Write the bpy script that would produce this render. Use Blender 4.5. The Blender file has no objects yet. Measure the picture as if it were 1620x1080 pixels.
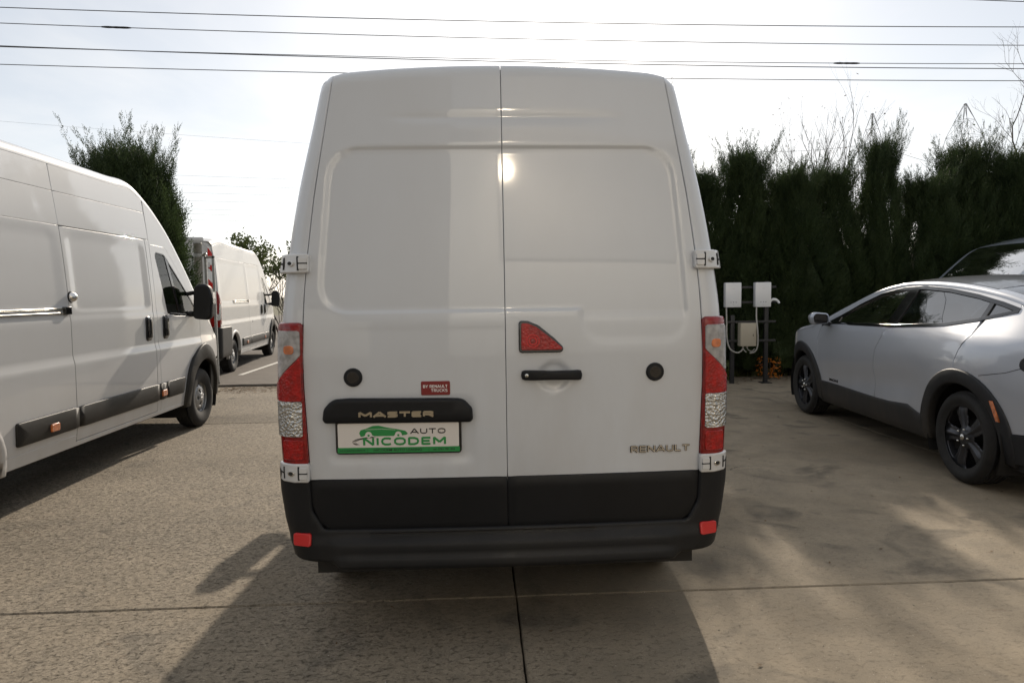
import bpy, bmesh, math, random
import numpy as np
from math import radians, sin, cos, pi, sqrt, atan2
from mathutils import Vector, Matrix, Quaternion

SC = bpy.context.scene
COL = SC.collection
rng = random.Random(7)
NR = np.random.RandomState(11)

# ------------------------------------------------------------------ camera
EYE = 1.63
cam = bpy.data.objects.new('camera', bpy.data.cameras.new('camera'))
COL.objects.link(cam)
cam.data.lens = 24.0; cam.data.sensor_width = 36.0
cam.data.clip_start = 0.05; cam.data.clip_end = 3000
_yaw, _pit, _roll = math.atan(52/1080), -math.atan(76/1080), radians(.78)
_fw = Vector((sin(_yaw)*cos(_pit), cos(_yaw)*cos(_pit), sin(_pit)))
_r0 = Vector((cos(_yaw), -sin(_yaw), 0)); _u0 = _r0.cross(_fw)
_rt = _r0*cos(_roll)-_u0*sin(_roll); _up = _u0*cos(_roll)+_r0*sin(_roll)
_m = Matrix((_rt, _up, -_fw)).transposed().to_4x4(); _m.translation = Vector((0, 0, EYE))
cam.matrix_world = _m
SC.camera = cam

# ------------------------------------------------------------------ sun and sky
SUN_DIR = Vector((0.27, 2.07, 1.0)).normalized()        # towards the sun
SUN_EL = math.asin(SUN_DIR.z); SUN_AZ = atan2(SUN_DIR.x, SUN_DIR.y)
sun = bpy.data.objects.new('sun', bpy.data.lights.new('sun', 'SUN'))
COL.objects.link(sun)
sun.data.energy = 4.4; sun.data.angle = radians(.6); sun.data.color = (1.0, .88, .73)
sun.rotation_euler = SUN_DIR.to_track_quat('Z', 'Y').to_euler()
sun.location = (0, 0, 30)

world = bpy.data.worlds.new('World'); SC.world = world; world.use_nodes = True
def build_world():
    nt = world.node_tree; N = nt.nodes; L = nt.links; N.clear()
    out = N.new('ShaderNodeOutputWorld'); bg = N.new('ShaderNodeBackground')
    sky = N.new('ShaderNodeTexSky'); sky.sky_type = 'NISHITA'; sky.sun_disc = False
    sky.sun_elevation = SUN_EL; sky.sun_rotation = SUN_AZ
    sky.altitude = 100; sky.air_density = 1.0; sky.dust_density = .9; sky.ozone_density = 1.0
    tc = N.new('ShaderNodeTexCoord')
    sep = N.new('ShaderNodeSeparateXYZ'); L.new(tc.outputs['Generated'], sep.inputs[0])
    # project the direction on a flat cloud layer
    ad = N.new('ShaderNodeMath'); ad.operation = 'MAXIMUM'; ad.inputs[1].default_value = 0.02
    L.new(sep.outputs['Z'], ad.inputs[0])
    ad2 = N.new('ShaderNodeMath'); ad2.operation = 'ADD'; ad2.inputs[1].default_value = 0.16
    L.new(ad.outputs[0], ad2.inputs[0])
    dx = N.new('ShaderNodeMath'); dx.operation = 'DIVIDE'; L.new(sep.outputs['X'], dx.inputs[0]); L.new(ad2.outputs[0], dx.inputs[1])
    dy = N.new('ShaderNodeMath'); dy.operation = 'DIVIDE'; L.new(sep.outputs['Y'], dy.inputs[0]); L.new(ad2.outputs[0], dy.inputs[1])
    cb = N.new('ShaderNodeCombineXYZ'); L.new(dx.outputs[0], cb.inputs[0]); L.new(dy.outputs[0], cb.inputs[1])
    n1 = N.new('ShaderNodeTexNoise'); n1.inputs['Scale'].default_value = .9; n1.inputs['Detail'].default_value = 7; n1.inputs['Roughness'].default_value = .55
    n1.inputs['Distortion'].default_value = .5
    L.new(cb.outputs[0], n1.inputs['Vector'])
    r1 = N.new('ShaderNodeMapRange'); r1.inputs['From Min'].default_value = .40; r1.inputs['From Max'].default_value = .62
    r1.inputs['To Min'].default_value = .62; r1.inputs['To Max'].default_value = .97
    L.new(n1.outputs['Fac'], r1.inputs['Value'])
    # brightness of the veil follows the sky behind it, greyed
    hsv = N.new('ShaderNodeHueSaturation'); hsv.inputs['Saturation'].default_value = .18; hsv.inputs['Value'].default_value = .55
    L.new(sky.outputs[0], hsv.inputs['Color'])
    mx = N.new('ShaderNodeMix'); mx.data_type = 'RGBA'
    ac = N.new('ShaderNodeVectorMath'); ac.operation = 'ADD'; ac.inputs[1].default_value = (5.4, 5.45, 5.5)
    L.new(hsv.outputs[0], ac.inputs[0])
    L.new(r1.outputs[0], mx.inputs[0]); L.new(sky.outputs[0], mx.inputs[6]); L.new(ac.outputs[0], mx.inputs[7])
    L.new(mx.outputs[2], bg.inputs['Color']); bg.inputs['Strength'].default_value = .094
    L.new(bg.outputs[0], out.inputs[0])
build_world()
SC.view_settings.view_transform = 'Standard'; SC.view_settings.look = 'None'
SC.view_settings.exposure = 0.14; SC.view_settings.gamma = 1.0
SC.view_settings.use_curve_mapping = False
SC.cycles.max_bounces = 8; SC.cycles.transparent_max_bounces = 12
SC.cycles.use_denoising = True; SC.cycles.blur_glossy = .6; SC.cycles.sample_clamp_indirect = 20

# ------------------------------------------------------------------ materials
MATS = {}
def new_mat(name):
    m = bpy.data.materials.new(name); m.use_nodes = True
    nt = m.node_tree; b = nt.nodes['Principled BSDF']
    MATS[name] = m
    return m, nt, b
def setp(b, **k):
    names = dict(color='Base Color', rough='Roughness', metal='Metallic', coat='Coat Weight', coatr='Coat Roughness',
                 spec='Specular IOR Level', trans='Transmission Weight', ior='IOR', emis='Emission Color', estr='Emission Strength', alpha='Alpha')
    for a, v in k.items():
        b.inputs[names[a]].default_value = (*v, 1) if isinstance(v, tuple) and len(v) == 3 else v
def simple(name, color, rough=.5, metal=0., bump=0., bscale=200., cvar=0., cscale=3., **k):
    m, nt, b = new_mat(name); setp(b, color=color, rough=rough, metal=metal, **k)
    N, L = nt.nodes, nt.links
    tc = N.new('ShaderNodeTexCoord')
    if cvar:
        n = N.new('ShaderNodeTexNoise'); n.inputs['Scale'].default_value = cscale; n.inputs['Detail'].default_value = 6
        n.inputs['Roughness'].default_value = .65
        L.new(tc.outputs['Object'], n.inputs['Vector'])
        r = N.new('ShaderNodeMapRange'); r.inputs['From Min'].default_value = .3; r.inputs['From Max'].default_value = .7
        r.inputs['To Min'].default_value = 1-cvar; r.inputs['To Max'].default_value = 1+cvar*.5
        L.new(n.outputs['Fac'], r.inputs['Value'])
        mm = N.new('ShaderNodeVectorMath'); mm.operation = 'SCALE'; mm.inputs[0].default_value = color
        L.new(r.outputs[0], mm.inputs['Scale']); L.new(mm.outputs[0], b.inputs['Base Color'])
    if bump:
        n = N.new('ShaderNodeTexNoise'); n.inputs['Scale'].default_value = bscale; n.inputs['Detail'].default_value = 3
        L.new(tc.outputs['Object'], n.inputs['Vector'])
        bp = N.new('ShaderNodeBump'); bp.inputs['Strength'].default_value = bump; bp.inputs['Distance'].default_value = .002
        L.new(n.outputs['Fac'], bp.inputs['Height']); L.new(bp.outputs[0], b.inputs['Normal'])
    return m
def paint_mat(name, color, rough=.35, coat=1., dirt=.08, dirtcol=(.30, .25, .19), metal=0., low=.9, grain=0.):
    """glossy car paint with road film that thickens low on the body"""
    m, nt, b = new_mat(name); setp(b, rough=rough, coat=coat, coatr=.02, metal=metal)
    N, L = nt.nodes, nt.links
    tc = N.new('ShaderNodeTexCoord')
    mp = N.new('ShaderNodeMapping'); mp.inputs['Scale'].default_value = (1, 1, .35); L.new(tc.outputs['Object'], mp.inputs[0])
    n = N.new('ShaderNodeTexNoise'); n.inputs['Scale'].default_value = 3.; n.inputs['Detail'].default_value = 8; n.inputs['Roughness'].default_value = .62
    L.new(mp.outputs[0], n.inputs['Vector'])
    sp = N.new('ShaderNodeSeparateXYZ'); L.new(tc.outputs['Object'], sp.inputs[0])
    zz = N.new('ShaderNodeMapRange'); zz.inputs['From Min'].default_value = low; zz.inputs['From Max'].default_value = .35
    zz.inputs['To Min'].default_value = .25; zz.inputs['To Max'].default_value = 1.6
    L.new(sp.outputs['Z'], zz.inputs['Value'])
    r = N.new('ShaderNodeMapRange'); r.inputs['From Min'].default_value = .35; r.inputs['From Max'].default_value = .75
    r.inputs['To Min'].default_value = 0; r.inputs['To Max'].default_value = dirt*2
    L.new(n.outputs['Fac'], r.inputs['Value'])
    mu = N.new('ShaderNodeMath'); mu.operation = 'MULTIPLY'; L.new(r.outputs[0], mu.inputs[0]); L.new(zz.outputs[0], mu.inputs[1])
    mu.use_clamp = True
    mx = N.new('ShaderNodeMix'); mx.data_type = 'RGBA'
    mx.inputs[6].default_value = (*color, 1); mx.inputs[7].default_value = (*dirtcol, 1)
    L.new(mu.outputs[0], mx.inputs[0]); L.new(mx.outputs[2], b.inputs['Base Color'])
    rr = N.new('ShaderNodeMath'); rr.operation = 'MULTIPLY_ADD'; rr.inputs[1].default_value = .35; rr.inputs[2].default_value = .018
    L.new(mu.outputs[0], rr.inputs[0]); L.new(rr.outputs[0], b.inputs['Coat Roughness'])
    if grain:      # moulded plastic: fine grain instead of a wavy clear coat
        b.inputs['Specular IOR Level'].default_value = .28
        n3 = N.new('ShaderNodeTexNoise'); n3.inputs['Scale'].default_value = 500.; L.new(tc.outputs['Object'], n3.inputs['Vector'])
        b3 = N.new('ShaderNodeBump'); b3.inputs['Strength'].default_value = grain; b3.inputs['Distance'].default_value = .002
        L.new(n3.outputs['Fac'], b3.inputs['Height']); L.new(b3.outputs[0], b.inputs['Normal'])
        return m
    # very soft waviness of the sheet metal
    n2 = N.new('ShaderNodeTexNoise'); n2.inputs['Scale'].default_value = 1.7; n2.inputs['Detail'].default_value = 1
    L.new(tc.outputs['Object'], n2.inputs['Vector'])
    bp = N.new('ShaderNodeBump'); bp.inputs['Strength'].default_value = .35; bp.inputs['Distance'].default_value = .004
    L.new(n2.outputs['Fac'], bp.inputs['Height']); L.new(bp.outputs[0], b.inputs['Coat Normal'])
    L.new(bp.outputs[0], b.inputs['Normal'])
    return m
WHITE = paint_mat('white_paint', (.575, .60, .635), dirt=.13, low=1.6)
WHITE2 = paint_mat('white_paint_road_worn', (.60, .605, .61), dirt=.10)
WHITE3 = paint_mat('white_paint_chalky', (.58, .575, .56), dirt=.12, coat=.3, rough=.45)
SILVER = paint_mat('silver_blue_paint', (.50, .525, .58), rough=.34, metal=.28, dirt=.10, dirtcol=(.22, .2, .17), low=.8)
SILVER2 = paint_mat('silver_grey_paint', (.42, .46, .53), rough=.34, metal=.4, dirt=.08)
BLACKPAINT = simple('black_door_foot_paint', (.008, .0085, .010), .40, spec=.25, bump=.15, bscale=300, cvar=.3)
PLASTIC = paint_mat('black_bumper_plastic', (.007, .0075, .009), rough=.5, coat=.0, dirt=.09, dirtcol=(.05, .044, .035), low=.75, grain=.35)
GREYPL = paint_mat('grey_trim_plastic', (.018, .0175, .0165), rough=.5, coat=.0, dirt=.22, dirtcol=(.075, .064, .05), low=.75, grain=.35)
CLAD = paint_mat('dark_cladding_plastic', (.022, .023, .026), rough=.5, coat=.0, dirt=.22, dirtcol=(.075, .064, .05), low=.75, grain=.35)
GLOSSBLK = simple('gloss_black', (.01, .01, .011), .08, coat=.5)
ROOFBLK = simple('dusty_black_roof', (.05, .05, .052), .3, coat=.6, cvar=.5, cscale=25)
RUBBER = simple('tyre_rubber', (.018, .017, .016), .75, bump=.4, bscale=150, cvar=.45, cscale=9)
SEAL = simple('seal_rubber', (.012, .012, .012), .7)
STEEL = simple('bright_trim_steel', (.62, .61, .58), .22, 1.)
GOLDCHR = simple('tarnished_chrome', (.50, .44, .34), .3, 1.)
DARKCHR = simple('badge_edge', (.10, .095, .09), .3, 1.)
CHROME = simple('chrome', (.75, .74, .72), .12, 1.)
RIMSILV = simple('silver_wheel_cover', (.42, .42, .42), .38, .6, cvar=.25, cscale=12)
RIMDARK = simple('dark_alloy', (.07, .072, .08), .35, .6, cvar=.3, cscale=14)
WELL = simple('wheel_well_liner', (.012, .011, .010), .85)
UNDER = simple('underbody', (.02, .018, .016), .8, cvar=.4)
INTER = simple('cabin_trim', (.03, .03, .032), .7)
SEATM = simple('seat_cloth', (.035, .035, .04), .85, bump=.3, bscale=300)
TAPE = simple('white_badge', (.8, .8, .78), .4)
REDTAPE = simple('red_reflective_tape', (.55, .015, .01), .35)
WTAPE = simple('white_reflective_tape', (.78, .78, .76), .4)
BADGERED = simple('red_badge', (.20, .008, .01), .3, coat=.4)
GREEN = simple('plate_green', (.02, .25, .06), .4)
BLACKPRINT = simple('black_print', (.012, .012, .012), .5)
PLATE = simple('plate_white', (.70, .66, .62), .35, coat=.3)
BOXWHITE = simple('charger_white', (.72, .73, .74), .25, coat=.4)
BOXBEIGE = simple('junction_beige', (.42, .38, .30), .5)
CABLE = simple('cable_grey', (.40, .39, .36), .5)
GALV = simple('galvanised_steel', (.42, .42, .40), .55, .15, cvar=.3, cscale=20)
DARKSTEEL = simple('dark_steel', (.03, .03, .032), .5, .3)
WIREM = simple('overhead_cable', (.08, .08, .085), .6)
FARWIRE = simple('far_cable', (.45, .46, .48), .6)
PYLM = simple('pylon_steel', (.16, .16, .165), .6, .2)
BARK = simple('bark', (.06, .048, .036), .85, bump=.6, bscale=40, cvar=.4, cscale=8)
TWIG = simple('twig_bark', (.075, .06, .045), .85)
def lens_mat(name, col, rough, pat, strength, metal=0., scale=90., spec=.8, coat=1.):
    m, nt, b = new_mat(name); setp(b, color=col, rough=rough, metal=metal, coat=coat, coatr=.02, spec=spec)
    N, L = nt.nodes, nt.links
    tc = N.new('ShaderNodeTexCoord')
    if pat == 'vor':
        t = N.new('ShaderNodeTexVoronoi'); t.inputs['Scale'].default_value = scale; o = t.outputs['Distance']
    elif pat == 'ring':
        t = N.new('ShaderNodeTexWave'); t.wave_type = 'RINGS'; t.inputs['Scale'].default_value = scale; o = t.outputs['Fac']
    else:
        t = N.new('ShaderNodeTexWave'); t.inputs['Scale'].default_value = scale; t.bands_direction = 'Z'; o = t.outputs['Fac']
    L.new(tc.outputs['Object'], t.inputs['Vector'])
    bp = N.new('ShaderNodeBump'); bp.inputs['Strength'].default_value = strength; bp.inputs['Distance'].default_value = .01
    L.new(o, bp.inputs['Height']); L.new(bp.outputs[0], b.inputs['Normal'])
    # colour of the moulded facets
    n = N.new('ShaderNodeTexNoise'); n.inputs['Scale'].default_value = 35.; n.inputs['Detail'].default_value = 3
    L.new(tc.outputs['Object'], n.inputs['Vector'])
    r = N.new('ShaderNodeMapRange'); r.inputs['From Min'].default_value = .35; r.inputs['From Max'].default_value = .68
    r.inputs['To Min'].default_value = .72; r.inputs['To Max'].default_value = 1.2
    L.new(n.outputs['Fac'], r.inputs['Value'])
    mm = N.new('ShaderNodeVectorMath'); mm.operation = 'SCALE'; mm.inputs[0].default_value = col
    L.new(r.outputs[0], mm.inputs['Scale']); L.new(mm.outputs[0], b.inputs['Base Color'])
    return m
REDLENS = lens_mat('red_lamp_lens', (.36, .002, .002), .2, 'vor', .25, coat=.4, spec=.4)
DEEPRED = lens_mat('deep_red_lamp_lens', (.24, .003, .003), .15, 'vor', .15, scale=60, coat=.5, spec=.4)
CLEARLENS = lens_mat('clear_pebbled_lens', (.55, .54, .51), .18, 'vor', .8, .75, scale=75)
RIBLENS = lens_mat('clear_ribbed_lens', (.50, .48, .46), .2, 'band', .6, .25, scale=60)
AMBER = lens_mat('amber_lens', (.65, .16, .02), .2, 'band', .3, scale=60)
REFLEX = simple('red_reflector', (.55, .006, .005), .3, coat=.3, bump=.6, bscale=500)
def glass_mat(name, tint, refl=.75):
    m = bpy.data.materials.new(name); m.use_nodes = True; nt = m.node_tree; N, L = nt.nodes, nt.links
    N.clear(); o = N.new('ShaderNodeOutputMaterial'); mix = N.new('ShaderNodeMixShader')
    tr = N.new('ShaderNodeBsdfTransparent'); tr.inputs[0].default_value = (*tint, 1)
    gl = N.new('ShaderNodeBsdfGlossy'); gl.inputs['Roughness'].default_value = .01
    fr = N.new('ShaderNodeFresnel'); fr.inputs[0].default_value = 1.52
    mm = N.new('ShaderNodeMath'); mm.operation = 'MULTIPLY'; mm.inputs[1].default_value = 1.2*refl; mm.use_clamp = True
    L.new(fr.outputs[0], mm.inputs[0]); L.new(mm.outputs[0], mix.inputs[0])
    L.new(tr.outputs[0], mix.inputs[1]); L.new(gl.outputs[0], mix.inputs[2]); L.new(mix.outputs[0], o.inputs[0])
    MATS[name] = m
    return m
GLASS = glass_mat('window_glass', (.62, .66, .64))
DARKGLASS = glass_mat('privacy_glass', (.10, .105, .11), .26)
def foliage_mat(name, c1, c2, scale=2.):
    m, nt, b = new_mat(name); setp(b, rough=.6, spec=.3)
    N, L = nt.nodes, nt.links
    tc = N.new('ShaderNodeTexCoord'); n = N.new('ShaderNodeTexNoise'); n.inputs['Scale'].default_value = scale; n.inputs['Detail'].default_value = 5
    L.new(tc.outputs['Object'], n.inputs['Vector'])
    g = N.new('ShaderNodeNewGeometry'); a = N.new('ShaderNodeMath'); a.operation = 'MULTIPLY_ADD'; a.inputs[1].default_value = .5
    L.new(g.outputs['Random Per Island'], a.inputs[0]); L.new(n.outputs['Fac'], a.inputs[2])
    r = N.new('ShaderNodeMapRange'); r.inputs['From Min'].default_value = .4; r.inputs['From Max'].default_value = 1.1; L.new(a.outputs[0], r.inputs['Value'])
    mx = N.new('ShaderNodeMix'); mx.data_type = 'RGBA'; mx.inputs[6].default_value = (*c1, 1); mx.inputs[7].default_value = (*c2, 1)
    L.new(r.outputs[0], mx.inputs[0]); L.new(mx.outputs[2], b.inputs['Base Color'])
    tl = N.new('ShaderNodeBsdfTranslucent'); L.new(mx.outputs[2], tl.inputs[0])
    ms = N.new('ShaderNodeMixShader'); ms.inputs[0].default_value = .25
    L.new(b.outputs[0], ms.inputs[1]); L.new(tl.outputs[0], ms.inputs[2]); L.new(ms.outputs[0], N['Material Output'].inputs[0])
    return m
CYPRESS = foliage_mat('cypress_foliage', (.018, .034, .013), (.06, .088, .03))
LEAF = foliage_mat('green_leaf', (.05, .075, .02), (.12, .14, .04))
GRASSM = foliage_mat('grass_blade', (.06, .08, .02), (.12, .12, .05))
ORANGE = foliage_mat('orange_leaf', (.35, .09, .01), (.6, .2, .02), 9)
DRYLEAF = foliage_mat('dry_leaf', (.10, .06, .03), (.2, .13, .06), 9)

def concrete_mat():
    m, nt, b = new_mat('weathered_concrete'); setp(b, rough=.85, spec=.3)
    N, L = nt.nodes, nt.links
    tc = N.new('ShaderNodeTexCoord'); O = tc.outputs['Object']
    geo = N.new('ShaderNodeNewGeometry'); O = geo.outputs['Position']
    def noise(s, d=5, r=.6, vec=None, dist=0):
        n = N.new('ShaderNodeTexNoise'); n.inputs['Scale'].default_value = s; n.inputs['Detail'].default_value = d
        n.inputs['Roughness'].default_value = r; n.inputs['Distortion'].default_value = dist
        L.new(vec or O, n.inputs['Vector']); return n.outputs['Fac']
    def rng_(v, a, b_, c=0., d=1.):
        r = N.new('ShaderNodeMapRange'); r.inputs['From Min'].default_value = a; r.inputs['From Max'].default_value = b_
        r.inputs['To Min'].default_value = c; r.inputs['To Max'].default_value = d; L.new(v, r.inputs['Value']); return r.outputs[0]
    def math_(op, a, b_):
        n = N.new('ShaderNodeMath'); n.operation = op
        for i, v in enumerate((a, b_)):
            if isinstance(v, (int, float)): n.inputs[i].default_value = v
            else: L.new(v, n.inputs[i])
        return n.outputs[0]
    def mix(f, a, b_, typ='MIX'):
        n = N.new('ShaderNodeMix'); n.data_type = 'RGBA'; n.blend_type = typ
        if isinstance(f, (int, float)): n.inputs[0].default_value = f
        else: L.new(f, n.inputs[0])
        for i, v in ((6, a), (7, b_)):
            if isinstance(v, tuple): n.inputs[i].default_value = (*v, 1)
            else: L.new(v, n.inputs[i])
        return n.outputs[2]
    big = noise(.55, 6, .62, dist=.6); mid = noise(3.1, 8, .7); fine = noise(85, 5, .75)
    # wear to exposed aggregate grows towards the left side of the yard
    sep = N.new('ShaderNodeSeparateXYZ'); L.new(O, sep.inputs[0])
    wear = rng_(math_('ADD', math_('MULTIPLY', sep.outputs['X'], -.16), math_('MULTIPLY', big, 1.6)), .55, 1.25)
    base = mix(rng_(big, .35, .68), (.215, .176, .124), (.345, .288, .210))
    base = mix(math_('MULTIPLY', rng_(mid, .42, .7), .45), base, (.12, .106, .085))
    stain = rng_(noise(1.25, 4, .5, dist=1.4), .56, .68)
    base = mix(math_('MULTIPLY', stain, .62), base, (.075, .067, .055))
    vo = N.new('ShaderNodeTexVoronoi'); vo.inputs['Scale'].default_value = 48; L.new(O, vo.inputs['Vector'])
    voc = N.new('ShaderNodeSeparateColor'); L.new(vo.outputs['Color'], voc.inputs[0])
    stone = mix(voc.outputs[0], (.065, .053, .038), (.40, .34, .26))
    vo2 = N.new('ShaderNodeTexVoronoi'); vo2.inputs['Scale'].default_value = 115; L.new(O, vo2.inputs['Vector'])
    voc2 = N.new('ShaderNodeSeparateColor'); L.new(vo2.outputs['Color'], voc2.inputs[0])
    stone = mix(.45, stone, mix(voc2.outputs[0], (.085, .072, .056), (.32, .28, .225)))
    base = mix(math_('MULTIPLY', wear, .62), base, stone)
    # dark pits in rows (the raked finish runs across the slab)
    mp = N.new('ShaderNodeMapping'); mp.inputs['Scale'].default_value = (.75, 1.2, 1); L.new(O, mp.inputs[0])
    pits = rng_(noise(34, 7, .85, mp.outputs[0]), .55, .62)
    pits2 = rng_(noise(80, 3, .7, mp.outputs[0]), .60, .66)
    pit = math_('MULTIPLY', math_('MAXIMUM', pits, pits2), rng_(wear, 0, 1, .28, .95))
    base = mix(math_('MULTIPLY', pit, .75), base, (.035, .029, .023))
    # pale chips
    chip = rng_(noise(88, 2, .5), .70, .74)
    base = mix(math_('MULTIPLY', chip, .6), base, (.55, .51, .44))
    g1 = noise(210, 3, .8); g2 = noise(520, 2, .7)
    gr = math_('ADD', math_('MULTIPLY', rng_(g1, .3, .7, -1, 1), rng_(wear, 0, 1, .12, .30)), math_('MULTIPLY', rng_(g2, .3, .7, -1, 1), .16))
    sc = N.new('ShaderNodeVectorMath'); sc.operation = 'SCALE'; L.new(base, sc.inputs[0]); L.new(math_('ADD', gr, 1.0), sc.inputs['Scale']); base = sc.outputs[0]
    ck = N.new('ShaderNodeTexVoronoi'); ck.feature = 'DISTANCE_TO_EDGE'; ck.inputs['Scale'].default_value = .42
    wv = N.new('ShaderNodeVectorMath'); wv.operation = 'ADD'; L.new(O, wv.inputs[0])
    nw = N.new('ShaderNodeTexNoise'); nw.inputs['Scale'].default_value = 2.2; nw.inputs['Detail'].default_value = 6; L.new(O, nw.inputs['Vector']); L.new(nw.outputs['Color'], wv.inputs[1])
    L.new(wv.outputs[0], ck.inputs['Vector'])
    crack = math_('MULTIPLY', rng_(ck.outputs['Distance'], .0012, .0035, 1, 0), rng_(noise(.6, 2, .5), .52, .60))
    base = mix(math_('MULTIPLY', crack, .7), base, (.04, .034, .027))
    oil = rng_(noise(2.6, 3, .55, dist=.4), .66, .74)
    base = mix(math_('MULTIPLY', oil, .45), base, (.06, .053, .045))
    # reddish leaf stains
    red = rng_(noise(7.5, 4, .6, dist=.8), .66, .72)
    base = mix(math_('MULTIPLY', red, .35), base, (.16, .095, .06))
    L.new(base, b.inputs['Base Color'])
    h = math_('SUBTRACT', math_('ADD', math_('MULTIPLY', fine, .35), math_('MULTIPLY', math_('MULTIPLY', vo.outputs['Distance'], wear), .22)), math_('MULTIPLY', pit, .9))
    h = math_('MULTIPLY', h, rng_(wear, 0, 1, .35, 1.))
    h = math_('ADD', h, math_('MULTIPLY', mid, .12))
    bp = N.new('ShaderNodeBump'); bp.inputs['Strength'].default_value = 1.; bp.inputs['Distance'].default_value = .009
    L.new(h, bp.inputs['Height']); L.new(bp.outputs[0], b.inputs['Normal'])
    return m
CONCRETE = concrete_mat()
def ground_mat(name, c1, c2, s1, rough=.9, bump=.5):
    m, nt, b = new_mat(name); setp(b, rough=rough, spec=.3)
    N, L = nt.nodes, nt.links
    geo = N.new('ShaderNodeNewGeometry'); O = geo.outputs['Position']
    a = N.new('ShaderNodeTexNoise'); a.inputs['Scale'].default_value = s1; a.inputs['Detail'].default_value = 8; a.inputs['Roughness'].default_value = .7; L.new(O, a.inputs['Vector'])
    f = N.new('ShaderNodeTexNoise'); f.inputs['Scale'].default_value = 60; f.inputs['Detail'].default_value = 3; L.new(O, f.inputs['Vector'])
    s = N.new('ShaderNodeMath'); s.operation = 'ADD'; L.new(a.outputs[0], s.inputs[0]); L.new(f.outputs[0], s.inputs[1])
    r = N.new('ShaderNodeMapRange'); r.inputs['From Min'].default_value = .7; r.inputs['From Max'].default_value = 1.3; L.new(s.outputs[0], r.inputs['Value'])
    mx = N.new('ShaderNodeMix'); mx.data_type = 'RGBA'; mx.inputs[6].default_value = (*c1, 1); mx.inputs[7].default_value = (*c2, 1)
    L.new(r.outputs[0], mx.inputs[0]); L.new(mx.outputs[2], b.inputs['Base Color'])
    bp = N.new('ShaderNodeBump'); bp.inputs['Strength'].default_value = bump; bp.inputs['Distance'].default_value = .01
    L.new(f.outputs[0], bp.inputs['Height']); L.new(bp.outputs[0], b.inputs['Normal'])
    return m
ASPHALT = ground_mat('old_asphalt', (.075, .063, .052), (.145, .125, .105), 2.)
EARTH = ground_mat('dry_grass_ground', (.07, .075, .035), (.14, .12, .07), .3)
JOINTM = simple('joint_dirt', (.03, .026, .02), .95, cvar=.5, cscale=20)
LINEPAINT = ground_mat('worn_line_paint', (.42, .40, .36), (.75, .73, .68), 8.)
RENDERW = ground_mat('pale_render', (.27, .26, .24), (.33, .315, .29), 1.5, bump=.2)
DARKCLAD = ground_mat('grey_cladding', (.10, .10, .105), (.14, .14, .145), .8, rough=.6, bump=.1)
ROOFM = simple('grey_roof_sheet', (.18, .17, .17), .6, cvar=.2)

# ------------------------------------------------------------------ mesh helpers
def link(o, parent=None):
    COL.objects.link(o)
    if parent is not None: o.parent = parent
    return o
def mesh_obj(name, V, F, mat, parent=None, smooth=True, kind=None):
    me = bpy.data.meshes.new(name)
    if isinstance(V, np.ndarray): V = V.tolist()
    me.from_pydata(V, [], F if not isinstance(F, np.ndarray) else F.tolist()); me.update()
    if mat is not None: me.materials.append(mat)
    if smooth: me.shade_smooth()
    o = bpy.data.objects.new(name, me)
    if kind: o['kind'] = kind
    return link(o, parent)
def tag(o, label, cat, group=None, kind=None):
    if label: o['label'] = label
    if cat: o['category'] = cat
    if group: o['group'] = group
    if kind: o['kind'] = kind
    return o
def empty(name, loc, rz=0., label=None, cat=None, group=None):
    o = bpy.data.objects.new(name, None); o.location = loc; o.rotation_euler = (0, 0, rz); o.empty_display_size = .3
    link(o); return tag(o, label, cat, group)
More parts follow.
